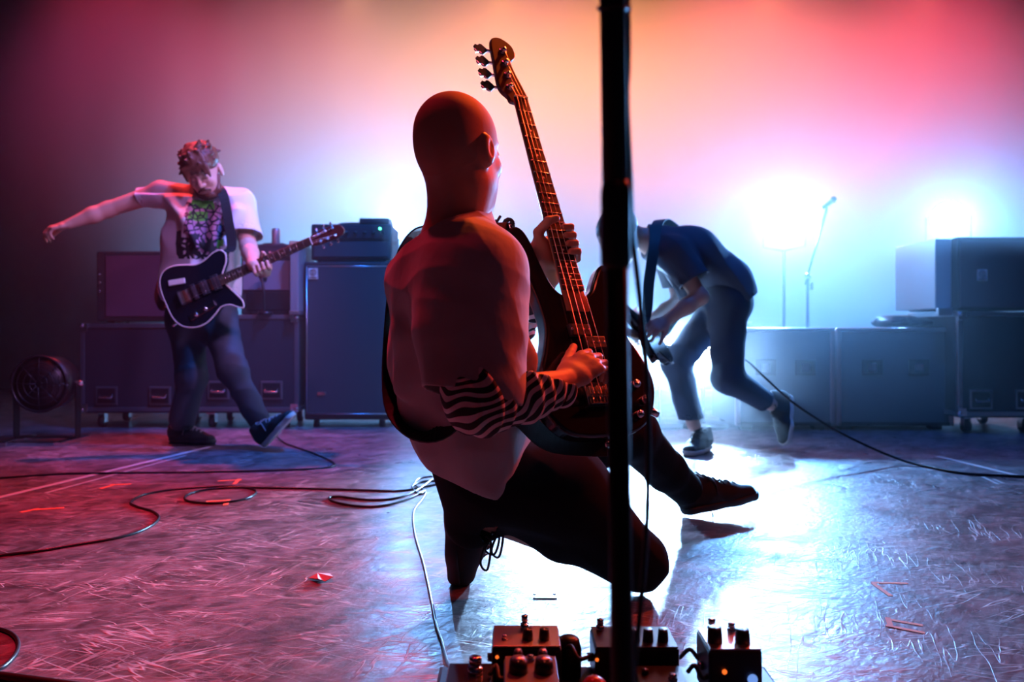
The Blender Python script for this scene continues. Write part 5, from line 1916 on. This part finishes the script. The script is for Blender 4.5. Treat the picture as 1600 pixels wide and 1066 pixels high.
def tape(strips, label, m_=M_OR, name='floor_tape', w=.024, grp=None):
    c = fl(*strips[0][0])
    c[2] = 0
    o = MB(c)
    for i, (a, b) in enumerate(strips):
        A, Bp = fl(*a), fl(*b)
        d = nrm(Bp - A)
        s_ = np.cross(d, V(0, 0, 1)) * w / 2
        z0, z1 = .0004 + .0004 * i, .0009 + .0004 * i
        vs = []
        for z in (z0, z1):
            for p in (A - s_, A + s_, Bp + s_, Bp - s_):
                vs.append((p[0], p[1], z))
        o.add(vs, [(3, 2, 1, 0), (4, 5, 6, 7), (0, 1, 5, 4), (1, 2, 6, 5), (2, 3, 7, 6), (3, 0, 4, 7)])
    return tag(o.build(name, m_), label, 'tape')


tape([((32, 801), (62, 795)), ((55, 797), (100, 794))], 'bent orange tape mark nearest the left edge', w=.020)
tape([((157, 764), (178, 758)), ((172, 758), (205, 757))], 'bent orange tape mark next in from the left edge', w=.018)
tape([((340, 752), (378, 750)), ((374, 749), (366, 757))], 'hooked orange tape mark just behind the cable loop', w=.018)
tape([((322, 784), (356, 782)), ((357, 781), (352, 790))], 'hooked orange tape mark lying inside the cable loop', w=.018)
tape([((1362, 911), (1418, 912)), ((1364, 912), (1392, 932))], 'orange tape mark shaped like an arrow on the right floor', w=.012)
tape([((1386, 968), (1442, 978)), ((1384, 978), (1445, 990)), ((1387, 966), (1392, 981))], 'orange tape mark shaped like a bracket on the right floor', w=.012)
tape([((-20, 782), (330, 698))], 'long pale tape line running back across the left floor', M_WT, w=.030)
tape([((70, 771), (290, 712))], 'thin pale tape strip just in front of the long line', M_WT, w=.012)
tape([((1465, 713), (1600, 746))], 'pale tape line at the right, crossed by the cable', M_WT, w=.030)
tape([((1535, 745), (1560, 757)), ((1552, 749), (1568, 756))], 'short scrap of pale tape at the right edge', M_WT, w=.014)
# torn scrap of paper
c = fl(500, 903)
vs = [fl(482, 904, .002), fl(496, 896, .010), fl(515, 897, .006), fl(521, 902, .012), fl(508, 909, .003), fl(497, 905, .012)]
o = MB(c)
up = [v + V(0, 0, .001) for v in vs]
o.add(list(vs) + up, [(5, 4, 3, 2, 1, 0), (6, 7, 8, 9, 10, 11)] + [(i, (i + 1) % 6, 6 + (i + 1) % 6, 6 + i) for i in range(6)])
tag(o.build('paper_scrap', mat('pink_paper', (.55, .33, .34), .7)), 'torn scrap of paper lying alone on the red-lit floor', 'paper')
# small floor hatch under the kneeling man
c = fl(851, 930)
t = empty('floor_plate', (c[0], c[1], 0), 'small square metal plate let into the floor under the kneeling man', 'plate')
P4 = [fl(833, 936), fl(868, 936), fl(868, 924), fl(835, 924)]
m = MB((c[0], c[1], 0))
m.box((c[0], c[1], .001), (.058, .050, .002), .0005)
m.build('cover', mat('worn_steel', (.12, .11, .12), .35, .6), t, (0, 0, 0))
for sx in (-1, 1):
    MB((c[0], c[1], 0)).cyl((c[0] + sx * .024, c[1], .002), (c[0] + sx * .024, c[1], .003), .004, n=10).build('screw', M_STEEL, t, (0, 0, 0))
